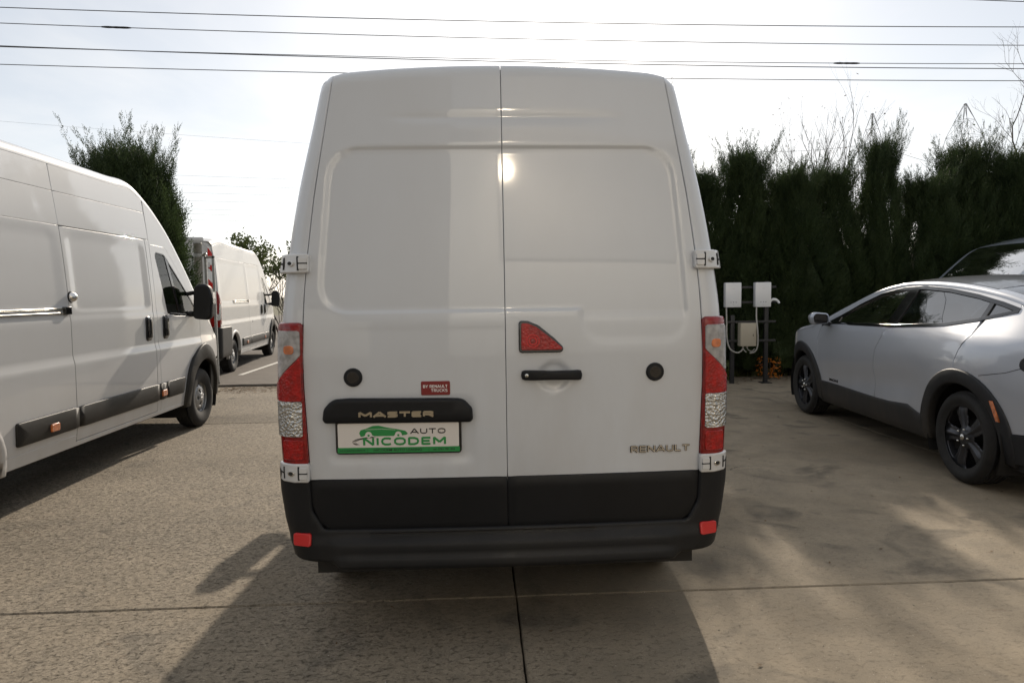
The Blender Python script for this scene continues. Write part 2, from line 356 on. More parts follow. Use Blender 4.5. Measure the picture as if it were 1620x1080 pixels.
class MB:
    def __init__(s): s.V = []; s.F = []
    def add(s, V, F):
        n = len(s.V); s.V += [tuple(v) for v in V]; s.F += [tuple(i+n for i in f) for f in F]; return s
    def box(s, x0, x1, y0, y1, z0, z1):
        return s.add([(x0,y0,z0),(x1,y0,z0),(x1,y1,z0),(x0,y1,z0),(x0,y0,z1),(x1,y0,z1),(x1,y1,z1),(x0,y1,z1)],
                     [(0,3,2,1),(4,5,6,7),(0,1,5,4),(1,2,6,5),(2,3,7,6),(3,0,4,7)])
    def grid(s, P, close_u=False, close_v=False):
        P = np.asarray(P); n, m = P.shape[:2]; F = []
        for i in range(n if close_u else n-1):
            for j in range(m if close_v else m-1):
                a, b_ = i, (i+1) % n; c, d = j, (j+1) % m
                F.append((a*m+c, a*m+d, b_*m+d, b_*m+c))
        return s.add(P.reshape(-1, 3), F)
    def tube(s, pts, r, sides=8, cap=True):
        pts = [Vector(p) for p in pts]; R = r if hasattr(r, '__len__') else [r]*len(pts)
        rings = []; up = None
        for i, p in enumerate(pts):
            d = (pts[min(i+1, len(pts)-1)]-pts[max(i-1, 0)]).normalized()
            if up is None:
                up = Vector((0, 0, 1)) if abs(d.z) < .9 else Vector((1, 0, 0))
            a = d.cross(up).normalized(); b_ = a.cross(d).normalized(); up = b_
            rings.append([p+(a*cos(t)+b_*sin(t))*R[i] for t in np.linspace(0, 2*pi, sides, endpoint=False)])
        n0 = len(s.V); s.grid(np.array([[tuple(v) for v in r_] for r_ in rings]), close_v=True)
        if cap:
            s.F.append(tuple(n0+k for k in range(sides))); s.F.append(tuple(n0+(len(pts)-1)*sides+k for k in reversed(range(sides))))
        return s
    def lathe(s, prof, centre=(0, 0, 0), axis='x', n=32):
        """prof: list of (r, a) with a along the axis"""
        P = []
        for r, a in prof:
            ring = []
            for t in np.linspace(0, 2*pi, n, endpoint=False):
                c, d = r*cos(t), r*sin(t)
                q = {'x': (a, c, d), 'y': (c, a, d), 'z': (c, d, a)}[axis]
                ring.append((q[0]+centre[0], q[1]+centre[1], q[2]+centre[2]))
            P.append(ring)
        return s.grid(np.array(P), close_v=True)
    def build(s, name, mat, parent=None, smooth=True, kind=None, bevel=0.):
        o = mesh_obj(name, s.V, s.F, mat, parent, smooth and not bevel, kind)
        if bevel:
            bm = bmesh.new(); bm.from_mesh(o.data); bmesh.ops.remove_doubles(bm, verts=bm.verts, dist=1e-5)
            es = [e for e in bm.edges if len(e.link_faces) == 2 and e.calc_face_angle(0) > .5]
            bmesh.ops.bevel(bm, geom=es, offset=bevel, segments=2, affect='EDGES', profile=.6)
            bm.to_mesh(o.data); bm.free()
            o.data.set_sharp_from_angle(angle=radians(40)) if hasattr(o.data, 'set_sharp_from_angle') else None
            o.data.shade_smooth()
            try: o.data.set_sharp_from_angle(angle=radians(50))
            except Exception: pass
        return o
def rbox(name, x0, x1, y0, y1, z0, z1, mat, parent=None, r=.01):
    return MB().box(x0, x1, y0, y1, z0, z1).build(name, mat, parent, bevel=r)
def rp(pts, seg=5):
    """polygon with rounded corners: entries (x, y) or (x, y, r)"""
    out = []; n = len(pts)
    for i, p in enumerate(pts):
        if len(p) == 2 or p[2] <= 0: out.append((p[0], p[1])); continue
        P = Vector(p[:2]); A = Vector(pts[i-1][:2])-P; B = Vector(pts[(i+1) % n][:2])-P
        la, lb = A.length, B.length; A.normalize(); B.normalize()
        ang = A.angle(B)
        if ang > 3.1: out.append(tuple(P)); continue
        d = min(p[2]/math.tan(ang/2), la*.49, lb*.49); rr = d*math.tan(ang/2)
        c = P+(A+B).normalized()*(rr/sin(ang/2))
        s0 = P+A*d-c; s1 = P+B*d-c; tot = s0.angle_signed(s1)
        for k in range(seg+1):
            q = s0.copy(); q.rotate(Matrix.Rotation(-tot*k/seg, 2)); out.append(tuple(c+q))
    return out
def arc(cx, cy, r, a0, a1, n=14):
    return [(cx+r*cos(radians(a0+(a1-a0)*k/(n-1))), cy+r*sin(radians(a0+(a1-a0)*k/(n-1)))) for k in range(n)]
def area2(p): return .5*sum(p[i-1][0]*p[i][1]-p[i][0]*p[i-1][1] for i in range(len(p)))
def inset(poly, d):
    if abs(d) < 1e-9: return poly
    n = len(poly); out = []; P = [Vector(p) for p in poly]
    for i in range(n):
        a = P[i]-P[i-1]; b_ = P[(i+1) % n]-P[i]
        if a.length < 1e-7 or b_.length < 1e-7: out.append(tuple(P[i])); continue
        a.normalize(); b_.normalize()
        na = Vector((-a.y, a.x)); nb = Vector((-b_.y, b_.x)); m = na+nb
        k = m.dot(na)
        out.append(tuple(P[i]+m*(d/max(k, .35))))
    return out
def drape(name, poly, fmap, mat, parent=None, cell=.06, gap=.0025, depth=.02, off=0., roll=.003, ucuts=(), vcuts=(), kind=None, smooth=True):
    """lay a 2D outline on the surface fmap(uv, offset) with a rolled edge and real thickness"""
    poly = [tuple(p[:2]) for p in poly]
    q = [poly[0]]
    for p in poly[1:]:
        if (Vector(p)-Vector(q[-1])).length > 1e-4: q.append(p)
    if (Vector(q[0])-Vector(q[-1])).length < 1e-4: q.pop()
    poly = q
    if area2(poly) < 0: poly = poly[::-1]
    poly = inset(poly, gap)
    bm = bmesh.new()
    bm.faces.new([bm.verts.new((x, y, 0)) for x, y in poly])
    us = [p[0] for p in poly]; vs = [p[1] for p in poly]
    cu = cell if not isinstance(cell, tuple) else cell[0]; cv = cell if not isinstance(cell, tuple) else cell[1]
    def cuts(lo, hi, c, extra):
        L_ = [k*c for k in range(math.ceil(lo/c), math.floor(hi/c)+1)]
        L_ = [x for x in L_ if all(abs(x-e) > c*.25 for e in extra)] + [e for e in extra if lo < e < hi]
        return [x for x in L_ if lo+1e-4 < x < hi-1e-4]
    for x in cuts(min(us), max(us), cu, ucuts):
        bmesh.ops.bisect_plane(bm, geom=bm.verts[:]+bm.edges[:]+bm.faces[:], dist=1e-6, plane_co=(x+1.3e-5, 0, 0), plane_no=(1, 0, 0))
    for y in cuts(min(vs), max(vs), cv, vcuts):
        bmesh.ops.bisect_plane(bm, geom=bm.verts[:]+bm.edges[:]+bm.faces[:], dist=1e-6, plane_co=(0, y+1.3e-5, 0), plane_no=(0, 1, 0))
    bm.verts.index_update(); bm.normal_update()
    uv = np.array([(v.co.x, v.co.y) for v in bm.verts]); n = len(uv)
    F = []
    for f in bm.faces:
        idx = [v.index for v in f.verts]
        F.append(tuple(idx) if f.normal.z > 0 else tuple(reversed(idx)))
    used = {}
    for f in F:
        for k in range(len(f)): used[(f[k-1], f[k])] = 1
    be = [e for e in used if (e[1], e[0]) not in used]
    nrm = {}
    for a, b_ in be:
        d = uv[b_]-uv[a]; l = math.hypot(*d)
        if l < 1e-9: continue
        o = np.array((d[1], -d[0]))/l
        nrm[a] = nrm.get(a, 0)+o; nrm[b_] = nrm.get(b_, 0)+o
    bm.free()
    V0 = fmap(uv, np.full(n, off))
    ids = list(nrm); pos = {v: i for i, v in enumerate(ids)}
    nn = np.array([nrm[v]/max(np.linalg.norm(nrm[v]), 1e-6) for v in ids]); buv = uv[ids]
    r1 = fmap(buv+nn*roll*.7, np.full(len(ids), off-roll*.35)); r2 = fmap(buv+nn*roll, np.full(len(ids), off-roll)); r3 = fmap(buv+nn*roll, np.full(len(ids), off-depth))
    hard = roll < .008
    V = np.vstack([V0, r1, r2, r3]+([V0[ids]] if hard else [])); m = len(ids)
    for a, b_ in be:
        if a not in pos or b_ not in pos: continue
        i, j = pos[a], pos[b_]
        if hard: F.append((n+3*m+i, n+i, n+j, n+3*m+j))
        else: F.append((a, n+i, n+j, b_))
        F.append((n+i, n+m+i, n+m+j, n+j)); F.append((n+m+i, n+2*m+i, n+2*m+j, n+m+j))
    return mesh_obj(name, V, F, mat, parent, smooth, kind)
def ribbon(path, w):
    """closed outline polygon round an open polyline"""
    P = [Vector(p[:2]) for p in path]; L_, R_ = [], []
    for i in range(len(P)):
        d = (P[min(i+1, len(P)-1)]-P[max(i-1, 0)]).normalized(); n = Vector((-d.y, d.x))*w/2
        L_.append(tuple(P[i]+n)); R_.append(tuple(P[i]-n))
    return L_+R_[::-1]
def interp(x, knots):
    k = np.array(knots, float); return np.interp(x, k[:, 0], k[:, 1])
def sinterp(x, knots):
    """smooth monotone-ish interpolation (cosine-free catmull)"""
    k = np.array(knots, float); X, Y = k[:, 0], k[:, 1]; x = np.clip(np.asarray(x, float), X[0], X[-1])
    d = np.diff(Y)/np.diff(X); m = np.zeros(len(X)); m[0] = d[0]; m[-1] = d[-1]
    for i in range(1, len(X)-1): m[i] = 0 if d[i-1]*d[i] <= 0 else 2*d[i-1]*d[i]/(d[i-1]+d[i])
    i = np.clip(np.searchsorted(X, x)-1, 0, len(X)-2); h = X[i+1]-X[i]; t = (x-X[i])/h
    return (2*t**3-3*t**2+1)*Y[i]+(t**3-2*t**2+t)*h*m[i]+(-2*t**3+3*t**2)*Y[i+1]+(t**3-t**2)*h*m[i+1]
def sstep(x, a, b_):
    t = np.clip((x-a)/(b_-a), 0, 1); return t*t*(3-2*t)
def sd_rbox(x, y, x0, x1, y0, y1, r):
    cx, cy = (x0+x1)/2, (y0+y1)/2; qx = np.abs(x-cx)-(x1-x0)/2+r; qy = np.abs(y-cy)-(y1-y0)/2+r
    return np.hypot(np.maximum(qx, 0), np.maximum(qy, 0))+np.minimum(np.maximum(qx, qy), 0)-r

def text_mesh(name, body, size, mat, parent, mtx, extrude=.002, offset=0., xs=1., align='CENTER', spacing=1., shear=0.):
    cu = bpy.data.curves.new(name, 'FONT'); cu.body = body; cu.size = size; cu.extrude = extrude; cu.offset = offset
    cu.align_x = align; cu.align_y = 'CENTER'; cu.space_character = spacing; cu.resolution_u = 4; cu.shear = shear
    if extrude > .0015: cu.bevel_depth = .0006
    tmp = bpy.data.objects.new('tmp', cu); COL.objects.link(tmp)
    bpy.context.view_layer.update()
    me = bpy.data.meshes.new_from_object(tmp.evaluated_get(bpy.context.evaluated_depsgraph_get()))
    bpy.data.objects.remove(tmp); bpy.data.curves.remove(cu)
    me.transform(Matrix.Diagonal((xs, 1, 1, 1))); me.transform(mtx)
    me.name = name; me.materials.clear(); me.materials.append(mat)
    o = bpy.data.objects.new(name, me); return link(o, parent)
GLYPH = {  # strokes in a unit box: (points, ...) drawn with a pen
 'M': (.98, [[(.06, 0), (.06, 1)], [(.06, .97), (.49, .30)], [(.49, .30), (.92, .97)], [(.92, 1), (.92, 0)]]),
 'A': (.92, [[(.0, 0), (.46, 1)], [(.46, 1), (.92, 0)], [(.18, .30), (.74, .30)]]),
 'S': (.78, [[(.74, .93), (.22, .93), (.05, .84), (.05, .64), (.20, .54), (.58, .47), (.72, .37), (.72, .18), (.56, .07), (.02, .07)]]),
 'T': (.80, [[(.0, .93), (.80, .93)], [(.40, .93), (.40, 0)]]),
 'E': (.72, [[(.06, 0), (.06, 1)], [(.06, .93), (.70, .93)], [(.06, .5), (.64, .5)], [(.06, .07), (.70, .07)]]),
 'R': (.80, [[(.06, 0), (.06, 1)], [(.06, .93), (.55, .93), (.72, .84), (.72, .56), (.55, .44), (.06, .44)], [(.42, .44), (.76, 0)]]),
 'N': (.84, [[(.06, 0), (.06, 1)], [(.06, .97), (.78, .03)], [(.78, 0), (.78, 1)]]),
 'I': (.16, [[(.08, 0), (.08, 1)]]),
 'C': (.80, [[(.76, .84), (.60, .93), (.28, .93), (.10, .76), (.06, .5), (.10, .24), (.28, .07), (.60, .07), (.76, .16)]]),
 'O': (.92, [[(.46, .93), (.22, .88), (.07, .68), (.07, .32), (.22, .12), (.46, .07), (.70, .12), (.85, .32), (.85, .68), (.70, .88), (.46, .93), (.40, .925)]]),
 'D': (.84, [[(.06, 0), (.06, 1)], [(.06, .93), (.48, .93), (.72, .78), (.78, .5), (.72, .22), (.48, .07), (.06, .07)]]),
 'U': (.82, [[(.06, 1), (.06, .30), (.20, .10), (.41, .06), (.62, .10), (.76, .30), (.76, 1)]]),
 'L': (.66, [[(.06, 1), (.06, 0)], [(.06, .07), (.64, .07)]]),
 'B': (.76, [[(.06, 0), (.06, 1)], [(.06, .93), (.55, .93), (.67, .80), (.67, .62), (.52, .51), (.06, .51)], [(.52, .51), (.71, .38), (.71, .18), (.56, .07), (.06, .07)]]),
 'Y': (.80, [[(.02, 1), (.40, .45)], [(.78, 1), (.40, .45)], [(.40, .5), (.40, 0)]]),
 'K': (.78, [[(.06, 0), (.06, 1)], [(.74, 1), (.08, .42)], [(.30, .60), (.76, 0)]])}
def stroke_text(text, fmap, mat, parent, x, z, h, width, pen, off, depth=.004, gap=.14, sp=.45, name='letter', slant=0.):
    tot = sum((GLYPH[c][0] if c != ' ' else sp) for c in text)+gap*(len(text)-1); k = width/tot; cx = x-width/2
    for c in text:
        if c == ' ': cx += (sp+gap)*k; continue
        w, st = GLYPH[c]; V, F = [], []
        mb = MB()
        for i, pl in enumerate(st):
            pts = [(cx+p[0]*k+slant*p[1]*h, z-h/2+pen/2+p[1]*(h-pen)) for p in pl]
            if len(pts) == 2:      # square off
                pass
            poly = ribbon(pts, pen); n = len(pts)
            for q in range(n-1):
                quad = [poly[q], poly[q+1], poly[2*n-2-q], poly[2*n-1-q]]
                o = off-.00004*(i % 4)
                T_ = fmap(np.array(quad), np.full(4, o)); B_ = fmap(np.array(quad), np.full(4, o-depth))
                mb.add(list(map(tuple, T_))+list(map(tuple, B_)), [(0, 1, 2, 3), (0, 4, 5, 1), (1, 5, 6, 2), (2, 6, 7, 3), (3, 7, 4, 0)])
        mb.build(name, mat, parent, smooth=False); cx += (w+gap)*k
def rearM(x, y, z, tilt=0.):       # text standing upright and read from -y
    return Matrix.Translation((x, y, z)) @ Matrix.Rotation(radians(90)-tilt, 4, 'X')

# ------------------------------------------------------------------ vehicle bodies
class Body:
    """vehicle surface in its own frame: y forward from the rear axle, z up, x to the right"""
    def __init__(s, profile, W, T, r=.12, crown=.04, relief=None, Wgreen=None):
        P = np.array(profile, float)
        d = np.r_[0, np.cumsum(np.hypot(*np.diff(P, axis=0).T))]
        n = int(d[-1]/.035); t = np.linspace(0, d[-1], n)
        kx = list(zip(d, P[:, 0])); kz = list(zip(d, P[:, 1]))
        y = s.cat(t, d, P[:, 0]); z = s.cat(t, d, P[:, 1])
        for _ in range(2):
            y[1:-1] = (y[:-2]+2*y[1:-1]+y[2:])/4; z[1:-1] = (z[:-2]+2*z[1:-1]+z[2:])/4
        s.py, s.pz = y, z; s.r = r; s.crown = crown; s.W = W; s.T = T; s.relief = relief; s.G = Wgreen
        ty = np.gradient(y); tz = np.gradient(z); l = np.hypot(ty, tz)
        s.ny, s.nz = tz/l, -ty/l            # inward normal (profile runs rear->front over the top)
        s.iy, s.iz = y+s.ny*r, z+s.nz*r
        s.t = t
    @staticmethod
    def cat(t, X, Y):
        m = np.gradient(Y, X); i = np.clip(np.searchsorted(X, t)-1, 0, len(X)-2); h = X[i+1]-X[i]; u = (t-X[i])/h
        return (2*u**3-3*u**2+1)*Y[i]+(u**3-2*u**2+u)*h*m[i]+(-2*u**3+3*u**2)*Y[i+1]+(u**3-u**2)*h*m[i+1]
    def w(s, y, z):
        v = sinterp(z, s.W)*sinterp(y, s.T)
        if s.G is not None:   # extra plan taper of the greenhouse
            g = sinterp(y, s.G); v = v*(1-(1-g)*sstep(z, 1.15, 1.6))
        return v
    def side(s, sgn=1):
        def f(uv, off):
            y, z = uv[:, 0], uv[:, 1]; x = s.w(y, z)+off
            if s.relief is not None: x = x+s.relief(y, z)
            return np.stack([sgn*x, y, z], 1)
        return f
    def idx(s, y, top=True):
        """profile index where the top line passes y (rear to front)"""
        k0 = int(np.argmax(s.pz)); 
        return int(np.argmin(np.abs(s.py-y)+ (s.pz < .9)*5))
    def ins(s, i0, i1):
        st = 1 if i1 >= i0 else -1
        return [(s.iy[i], s.iz[i]) for i in range(i0, i1+st, st*2 if abs(i1-i0) > 6 else st)]+[(s.iy[i1], s.iz[i1])]
    def top(s, name, i0, i1, mat, parent, q=1., off=0., nq=18, thick=0., kind=None, arcs=True):
        rows = []
        for i in range(i0, i1+1):
            W = float(s.w(np.array([s.iy[i]]), np.array([s.iz[i]]))[0])
            if s.relief is not None: W += float(s.relief(np.array([s.iy[i]]), np.array([s.iz[i]]))[0])
            r = s.r; flat = W-r; row = []
            if arcs:
                A = [(W-r*(1-cos(a)), r*(1-sin(a))) for a in np.linspace(0, pi/2, 8)]
            else: A = []
            xs = np.linspace(flat*q, -flat*q, nq)
            for x, dlt in A:
                row.append((x, s.py[i]+s.ny[i]*(dlt-off), s.pz[i]+s.nz[i]*(dlt-off)))
            for x in (xs[1:-1] if arcs else xs):
                c = s.crown*(1-(x/flat)**2)+off
                row.append((x, s.py[i]-s.ny[i]*c, s.pz[i]-s.nz[i]*c))
            for x, dlt in A[::-1]:
                row.append((-x, s.py[i]+s.ny[i]*(dlt-off), s.pz[i]+s.nz[i]*(dlt-off)))
            rows.append(row)
        return MB().grid(np.array(rows)).build(name, mat, parent, kind=kind)

def wheel(parent, x, y, z, R, Ri, wid, sgn, style, name='wheel'):
    """tyre + rim as sub-parts; sgn = side the face looks to"""
    OUT = .035 if style == 'steel' else .052
    e = bpy.data.objects.new(name, None); e.location = (x, y, z); link(e, parent); e.empty_display_size = .1
    h = wid/2
    prof = [(Ri-.02, -h*.8), (Ri, -h*.86), (Ri+.02, -h*.95), ((R+Ri)/2, -h*1.04), (R-.035, -h*.97), (R-.01, -h*.8), (R, -h*.6)]
    tr = []
    for k in range(-2, 3):    # tread with grooves
        c = k*h*.26
        tr += [(R, c-h*.1), (R, c+h*.1), (R-.008, c+h*.115), (R-.008, c+h*.145)]
    prof = prof+tr[:-2]+[(r, -a) for r, a in prof[::-1]]
    MB().lathe([(r, a) for r, a in prof], n=56).build('tyre', RUBBER, e)
    # rim face
    nth = 120
    if style == 'steel':
        rs = [0, .03, .055, .075, .10, .125, .145, .165, .18, .195, .205]; rs = [r*Ri/.205 for r in rs]
        dep = [.062, .062, .060, .050, .046, .040, .028, .014, .012, .020, .028]
        def hole(r, t):
            q = r/Ri
            a = (t*12/(2*pi)) % 1
            b_ = (t*5/(2*pi)) % 1
            return (.70 < q < .86 and .34 < a < .66) or (.30 < q < .46 and .3 < b_ < .7)
        mat = RIMSILV
    else:
        rs = list(np.linspace(0, Ri, 15)); dep = [.055, .055, .052, .046, .043, .041, .040, .040, .040, .041, .042, .043, .040, .036, .034]
        def hole(r, t):
            q = r/Ri; a = ((t*5/(2*pi)) % 1)
            wdt = .17+.15*sstep(np.array(q), .25, .9)
            return .34 < q < .92 and abs(a-.5) < wdt*.9-.02
        mat = RIMDARK
    V, F = [], []
    for r, d in zip(rs, dep):
        for k in range(nth):
            t = 2*pi*k/nth; dd = d
            if style != 'steel':
                a = ((t*5/(2*pi)) % 1); aa = min(a, 1-a); dd = d-.02*sstep(np.array(aa), .02, .12)*(.25 < r/Ri < .93)
            V.append((sgn*(dd+OUT), r*cos(t), r*sin(t)))
    for i in range(len(rs)-1):
        for k in range(nth):
            rm, tm = (rs[i]+rs[i+1])/2, 2*pi*(k+.5)/nth
            if hole(rm, tm): continue
            F.append((i*nth+k, i*nth+(k+1) % nth, (i+1)*nth+(k+1) % nth, (i+1)*nth+k))
    o = mesh_obj('rim', V, F, mat, e)
    o.modifiers.new('s', 'SOLIDIFY').thickness = .012
    rim2 = MB().lathe([(Ri*.99, sgn*.03), (Ri*1.015, sgn*(h*.80)), (Ri*1.05, sgn*(h*.88)), (Ri*1.06, sgn*h*.84), (Ri*1.0, sgn*h*.74), (Ri*.96, sgn*.02), (Ri*.94, -sgn*h*.8)], n=56)
    rim2.build('rim_barrel', mat, e)
    MB().lathe([(0.001, -sgn*.03), (Ri*.75, -sgn*.03), (Ri*.76, -sgn*.05), (Ri*.98, -sgn*.055)], n=40).build('brake_disc', UNDER, e)
    nm = STEEL if style != 'steel' else RIMSILV
    for k in range(5):
        t = 2*pi*(k+.5)/5; q = Ri*.25
        MB().lathe([(.0005, sgn*(.066+OUT)), (.007, sgn*(.064+OUT)), (.009, sgn*(.050+OUT))], (0, q*cos(t), q*sin(t)), n=8).build('wheel_nut', nm, e)
    MB().lathe([(.0005, sgn*(.070+OUT)), (.02, sgn*(.068+OUT)), (.026, sgn*(.058+OUT))], n=16).build('centre_cap', nm, e)
    return e
def well(parent, x, y, z, R, sgn, dep=.42):
    P = []
    for a in np.linspace(radians(-25), radians(205), 20):
        P.append([(x, y+R*cos(a), z+R*sin(a)), (x-sgn*dep, y+R*cos(a), z+R*sin(a))])
    mb = MB().grid(np.array(P)); n = len(mb.V)
    mb.add([p[1] for p in P], [tuple(range(len(P)))])
    return mb.build('wheel_well', WELL, parent)
def seat(parent, x, y, z, w=.5, mat=None):
    mat = mat or SEATM
    s = rbox('seat', x-w/2, x+w/2, y-.25, y+.28, z, z+.16, mat, parent, .05)
    b_ = rbox('backrest', x-w/2, x+w/2, y-.38, y-.24, z+.1, z+.68, mat, s, .05)
    h = rbox('headrest', x-.13, x+.13, y-.40, y-.30, z+.72, z+.92, mat, s, .04)
def recess(y, z, x0, x1, z0, z1, r, d, w=.02):
    return -d*(1-sstep(sd_rbox(y, z, x0, x1, z0, z1, r), -w/2, w/2))

def pillar_strips(body, i0, i1, mat, parent, frac=.93):
    for sgn in (1, -1):
        rows = []
        for i in range(i0, i1+1):
            W = float(body.w(np.array([body.iy[i]]), np.array([body.iz[i]]))[0]); r = body.r; flat = W-r
            row = [(sgn*(W-r*(1-cos(a))), r*(1-sin(a))) for a in np.linspace(0, pi/2, 8)]
            row = [(x, body.py[i]+body.ny[i]*d, body.pz[i]+body.nz[i]*d) for x, d in row]
            for q in (.975, frac):
                c = body.crown*(1-q*q); row.append((sgn*flat*q, body.py[i]-body.ny[i]*c, body.pz[i]-body.nz[i]*c))
            rows.append(row)
        MB().grid(np.array(rows)).build('windscreen_pillar', mat, parent)

def van_cab_and_sides(t, B, c, paint, rear_edge):
    """side panels, doors, glass, roof strips of a panel van; c holds its seam positions"""
    zs0, zs1, zup = c['zs0'], c['zs1'], c['zup']; s0, s1, d0, d1 = c['s0'], c['s1'], c['d0'], c['d1']
    WB, AR = c['wb'], c['ar']; zc = c['zc']
    I = lambda y: B.idx(y)
    iw1, iw0, inose = I(c['wtop']), I(c['cowl']), len(B.py)-1
    ir = 0
    ztop = zup[0]
    for sgn in (1, -1):
        f = B.side(sgn)
        D = lambda name, poly, mat=paint, **k: drape(name, poly, f, mat, t, **k)
        # quarter panel with the rear arch cut out
        dx = sqrt(max(AR*AR-(zs1-zc)**2, 0)); a0 = math.degrees(math.asin((zs1-zc)/AR))
        ry = c.get('ry', 0.); ra = arc(ry, zc, AR, 180-a0, a0, 18)
        zz = list(np.linspace(c['zq'], ztop, 8))
        D('rear_quarter_panel', [(rear_edge(z), z) for z in zz]+[(s0, ztop), (s0, zs1)]+ra[::-1]+[(ry-AR-.07, zs1), (ry-AR-.07, c['zq'])], cell=c['cell'], vcuts=c['vc'], gap=.003)
        D('sliding_door' if sgn > 0 else 'side_panel', [(s0, zs1-.06), (s1, zs1-.06), (s1, ztop), (s0, ztop)], cell=c['cell'], vcuts=c['vc'], gap=.009)
        D('door_pillar', [(s1, zs1-.06), (d0, zs1-.06), (d0, ztop), (s1, ztop)], cell=c['cell'], vcuts=c['vc'], gap=.004)
        for u, wd in ((s0, .017), (s1, .008), (d0, .007)):
            D('door_seal', ribbon([(u, z) for z in np.linspace(zs1-.05, ztop-.005, 22)], wd), SEAL, off=-.0035, depth=.006, gap=0, roll=.0005, cell=(.1, .04))
        # sill
        D('sill', [(ry+dx+.01, zs0), (WB-AR-.01, zs0), (WB-AR-.01, zs1-.06), (s0, zs1-.06), (s0, zs1), (ry+dx+.01, zs1)], cell=.1)
        # upper bands
        zb = list(zup)
        for k in range(len(zb)):
            lo = zb[k]
            for (u0, u1) in ((None, s0), (s0, d0)):
                if k+1 < len(zb):
                    hi = zb[k+1]
                    L_ = [(rear_edge(z), z) for z in (lo, (lo+hi)/2, hi)] if u0 is None else [(u0, lo), (u0, hi)]
                    D('roof_side_panel', L_+[(u1, hi), (u1, lo)], cell=c['cell'], gap=.004)
                else:
                    i1 = I(u1) if I(u1) > 0 else 1
                    if u0 is None:
                        L_ = [(rear_edge(lo), lo)]+B.ins(0, i1)
                        if L_[0][0] > L_[1][0]: L_[0] = (L_[1][0], lo)
                    else: L_ = [(u0, lo)]+B.ins(I(u0), i1)
                    L_ = [p for p in L_ if p[0] <= u1+1e-3 and (u0 is None or p[0] >= u0-1e-3)]
                    D('roof_side_panel', L_+[(u1, L_[-1][1]), (u1, lo)], cell=c['cell'], gap=.004)
        # door
        G = rp(c['glass'], 5); fo = rp(c['frame'], 6)          # glass outline, outer frame path from rear belt over the top to the front belt
        bl = c['belt']                                          # belt path rear -> front
        arcf = [p for p in arc(WB, zc, AR+.012, 178, 90, 14) if p[1] > zs1]
        aa = [p for p in arcf if p[0] < d1-.02]
        D('front_door', bl+[(d1, zs1+.45)]+[(d1, sqrt(max((AR+.012)**2-(d1-WB)**2, 0))+zc)]+aa[::-1]+[(aa[0][0]-.03, zs1-.06), (d0, zs1-.06)], cell=c['cell'], vcuts=c['vc'], gap=.004)
        gi = c['gsplit']  # glass outline list rear-belt .. top .. front-belt is the first part
        gtop = [p for p in c['glass'][:gi]]
        gp = rp([(c['glass'][-1][0], c['glass'][-1][1])]+gtop+[(c['glass'][gi][0], c['glass'][gi][1])], 5)
        D('door_frame', fo+gp[::-1], cell=.08, gap=.002)
        drape('door_window', G, f, GLASS, t, cell=.08, off=-.008, gap=-.008, depth=.004)
        D('window_seal', ribbon(G+[G[0]], .022), GLOSSBLK, cell=.3, off=-.001, depth=.012, gap=0)
        q = c['qbar']
        D('window_bar', ribbon(q, .05), GLOSSBLK, cell=.2, off=-.002, depth=.01, gap=0)
        # body above the door and the windscreen pillar
        i_c = iw0
        cab = fo+[(d1, bl[-1][1])]+B.ins(i_c, I(d0))
        ib = [p for p in B.ins(I(d0), i_c)][::-1]
        ib = [p for p in ib if p[0] >= d0-1e-3]
        k0 = next(k for k, p in enumerate(fo) if p[1] > 2.1)
        D('cab_side', [(d0, fo[k0][1]+.002)]+fo[k0+1:]+ib+([(d0, ib[-1][1])] if ib[-1][0] > d0+.02 else []), cell=.09, gap=.002)
        # front wing
        W_ = [p for p in B.ins(i_c, inose) if p[1] > c['zf']]
        xa = sqrt(max((AR+.012)**2-(c['zf']-zc)**2, 0))
        fa = [p for p in arc(WB, zc, AR+.012, 8, 120, 16) if p[1] > c['zf'] and p[0] > d1+.0]
        D('front_wing', [(d1, bl[-1][1])]+W_+[(WB+xa, c['zf'])]+fa+[(d1, sqrt(max((AR+.012)**2-(d1-WB)**2, 0))+zc)], cell=.06, gap=.004)
        D('front_bumper_side', [(WB+xa+.01, zs0), (W_[-1][0]-.03, zs0)]+[p for p in B.ins(i_c, inose) if zs0 < p[1] <= c['zf']][::-1]+[(WB+xa, c['zf'])], GREYPL, cell=.08)
        for wx in (ry, WB):
            well(t, sgn*(B.w(np.array([wx]), np.array([.6]))[0]-.03), wx, zc, AR+.03, sgn)
            wheel(t, sgn*c['track'], wx, c['R'], c['R'], c['Ri'], .235, sgn, 'steel')
        if not c.get('mirrors', True): continue
        # mirror
        mx = float(B.w(np.array([c['mir'][0]]), np.array([c['mir'][1]]))[0])
        m = MB(); y0, z0 = c['mir']
        prof = rp([(0, -.20, .05), (.21, -.22, .06), (.235, .05, .07), (.20, .22, .08), (.03, .215, .07)], 5)
        rows = []
        for yy, k in ((-.075, .90), (-.06, .99), (-.02, 1.), (.04, .96), (.09, .80), (.115, .5)):
            rows.append([(sgn*(mx+.06+.115+(p[0]-.115)*k), y0+yy, z0+p[1]*k) for p in prof])
        m.grid(np.array(rows), close_v=True); m.add(rows[-1], [tuple(range(len(prof)))]); 
        mo = m.build('mirror', PLASTIC, t)
        mg = MB(); rr = [(sgn*(mx+.06+.115+(p[0]-.115)*.86), y0-.071, z0+p[1]*.88) for p in prof]; mg.add(rr, [tuple(range(len(rr)))])
        mg.build('mirror_glass', CHROME, mo, smooth=False)
        MB().add(rows[0], [tuple(range(len(prof)))]).build('mirror_back', SEAL, mo, smooth=False)
        MB().tube([(sgn*(mx-.04), y0-.03, z0-.14), (sgn*(mx+.10), y0+.0, z0-.14)], .035, 8).build('mirror_arm', PLASTIC, mo)
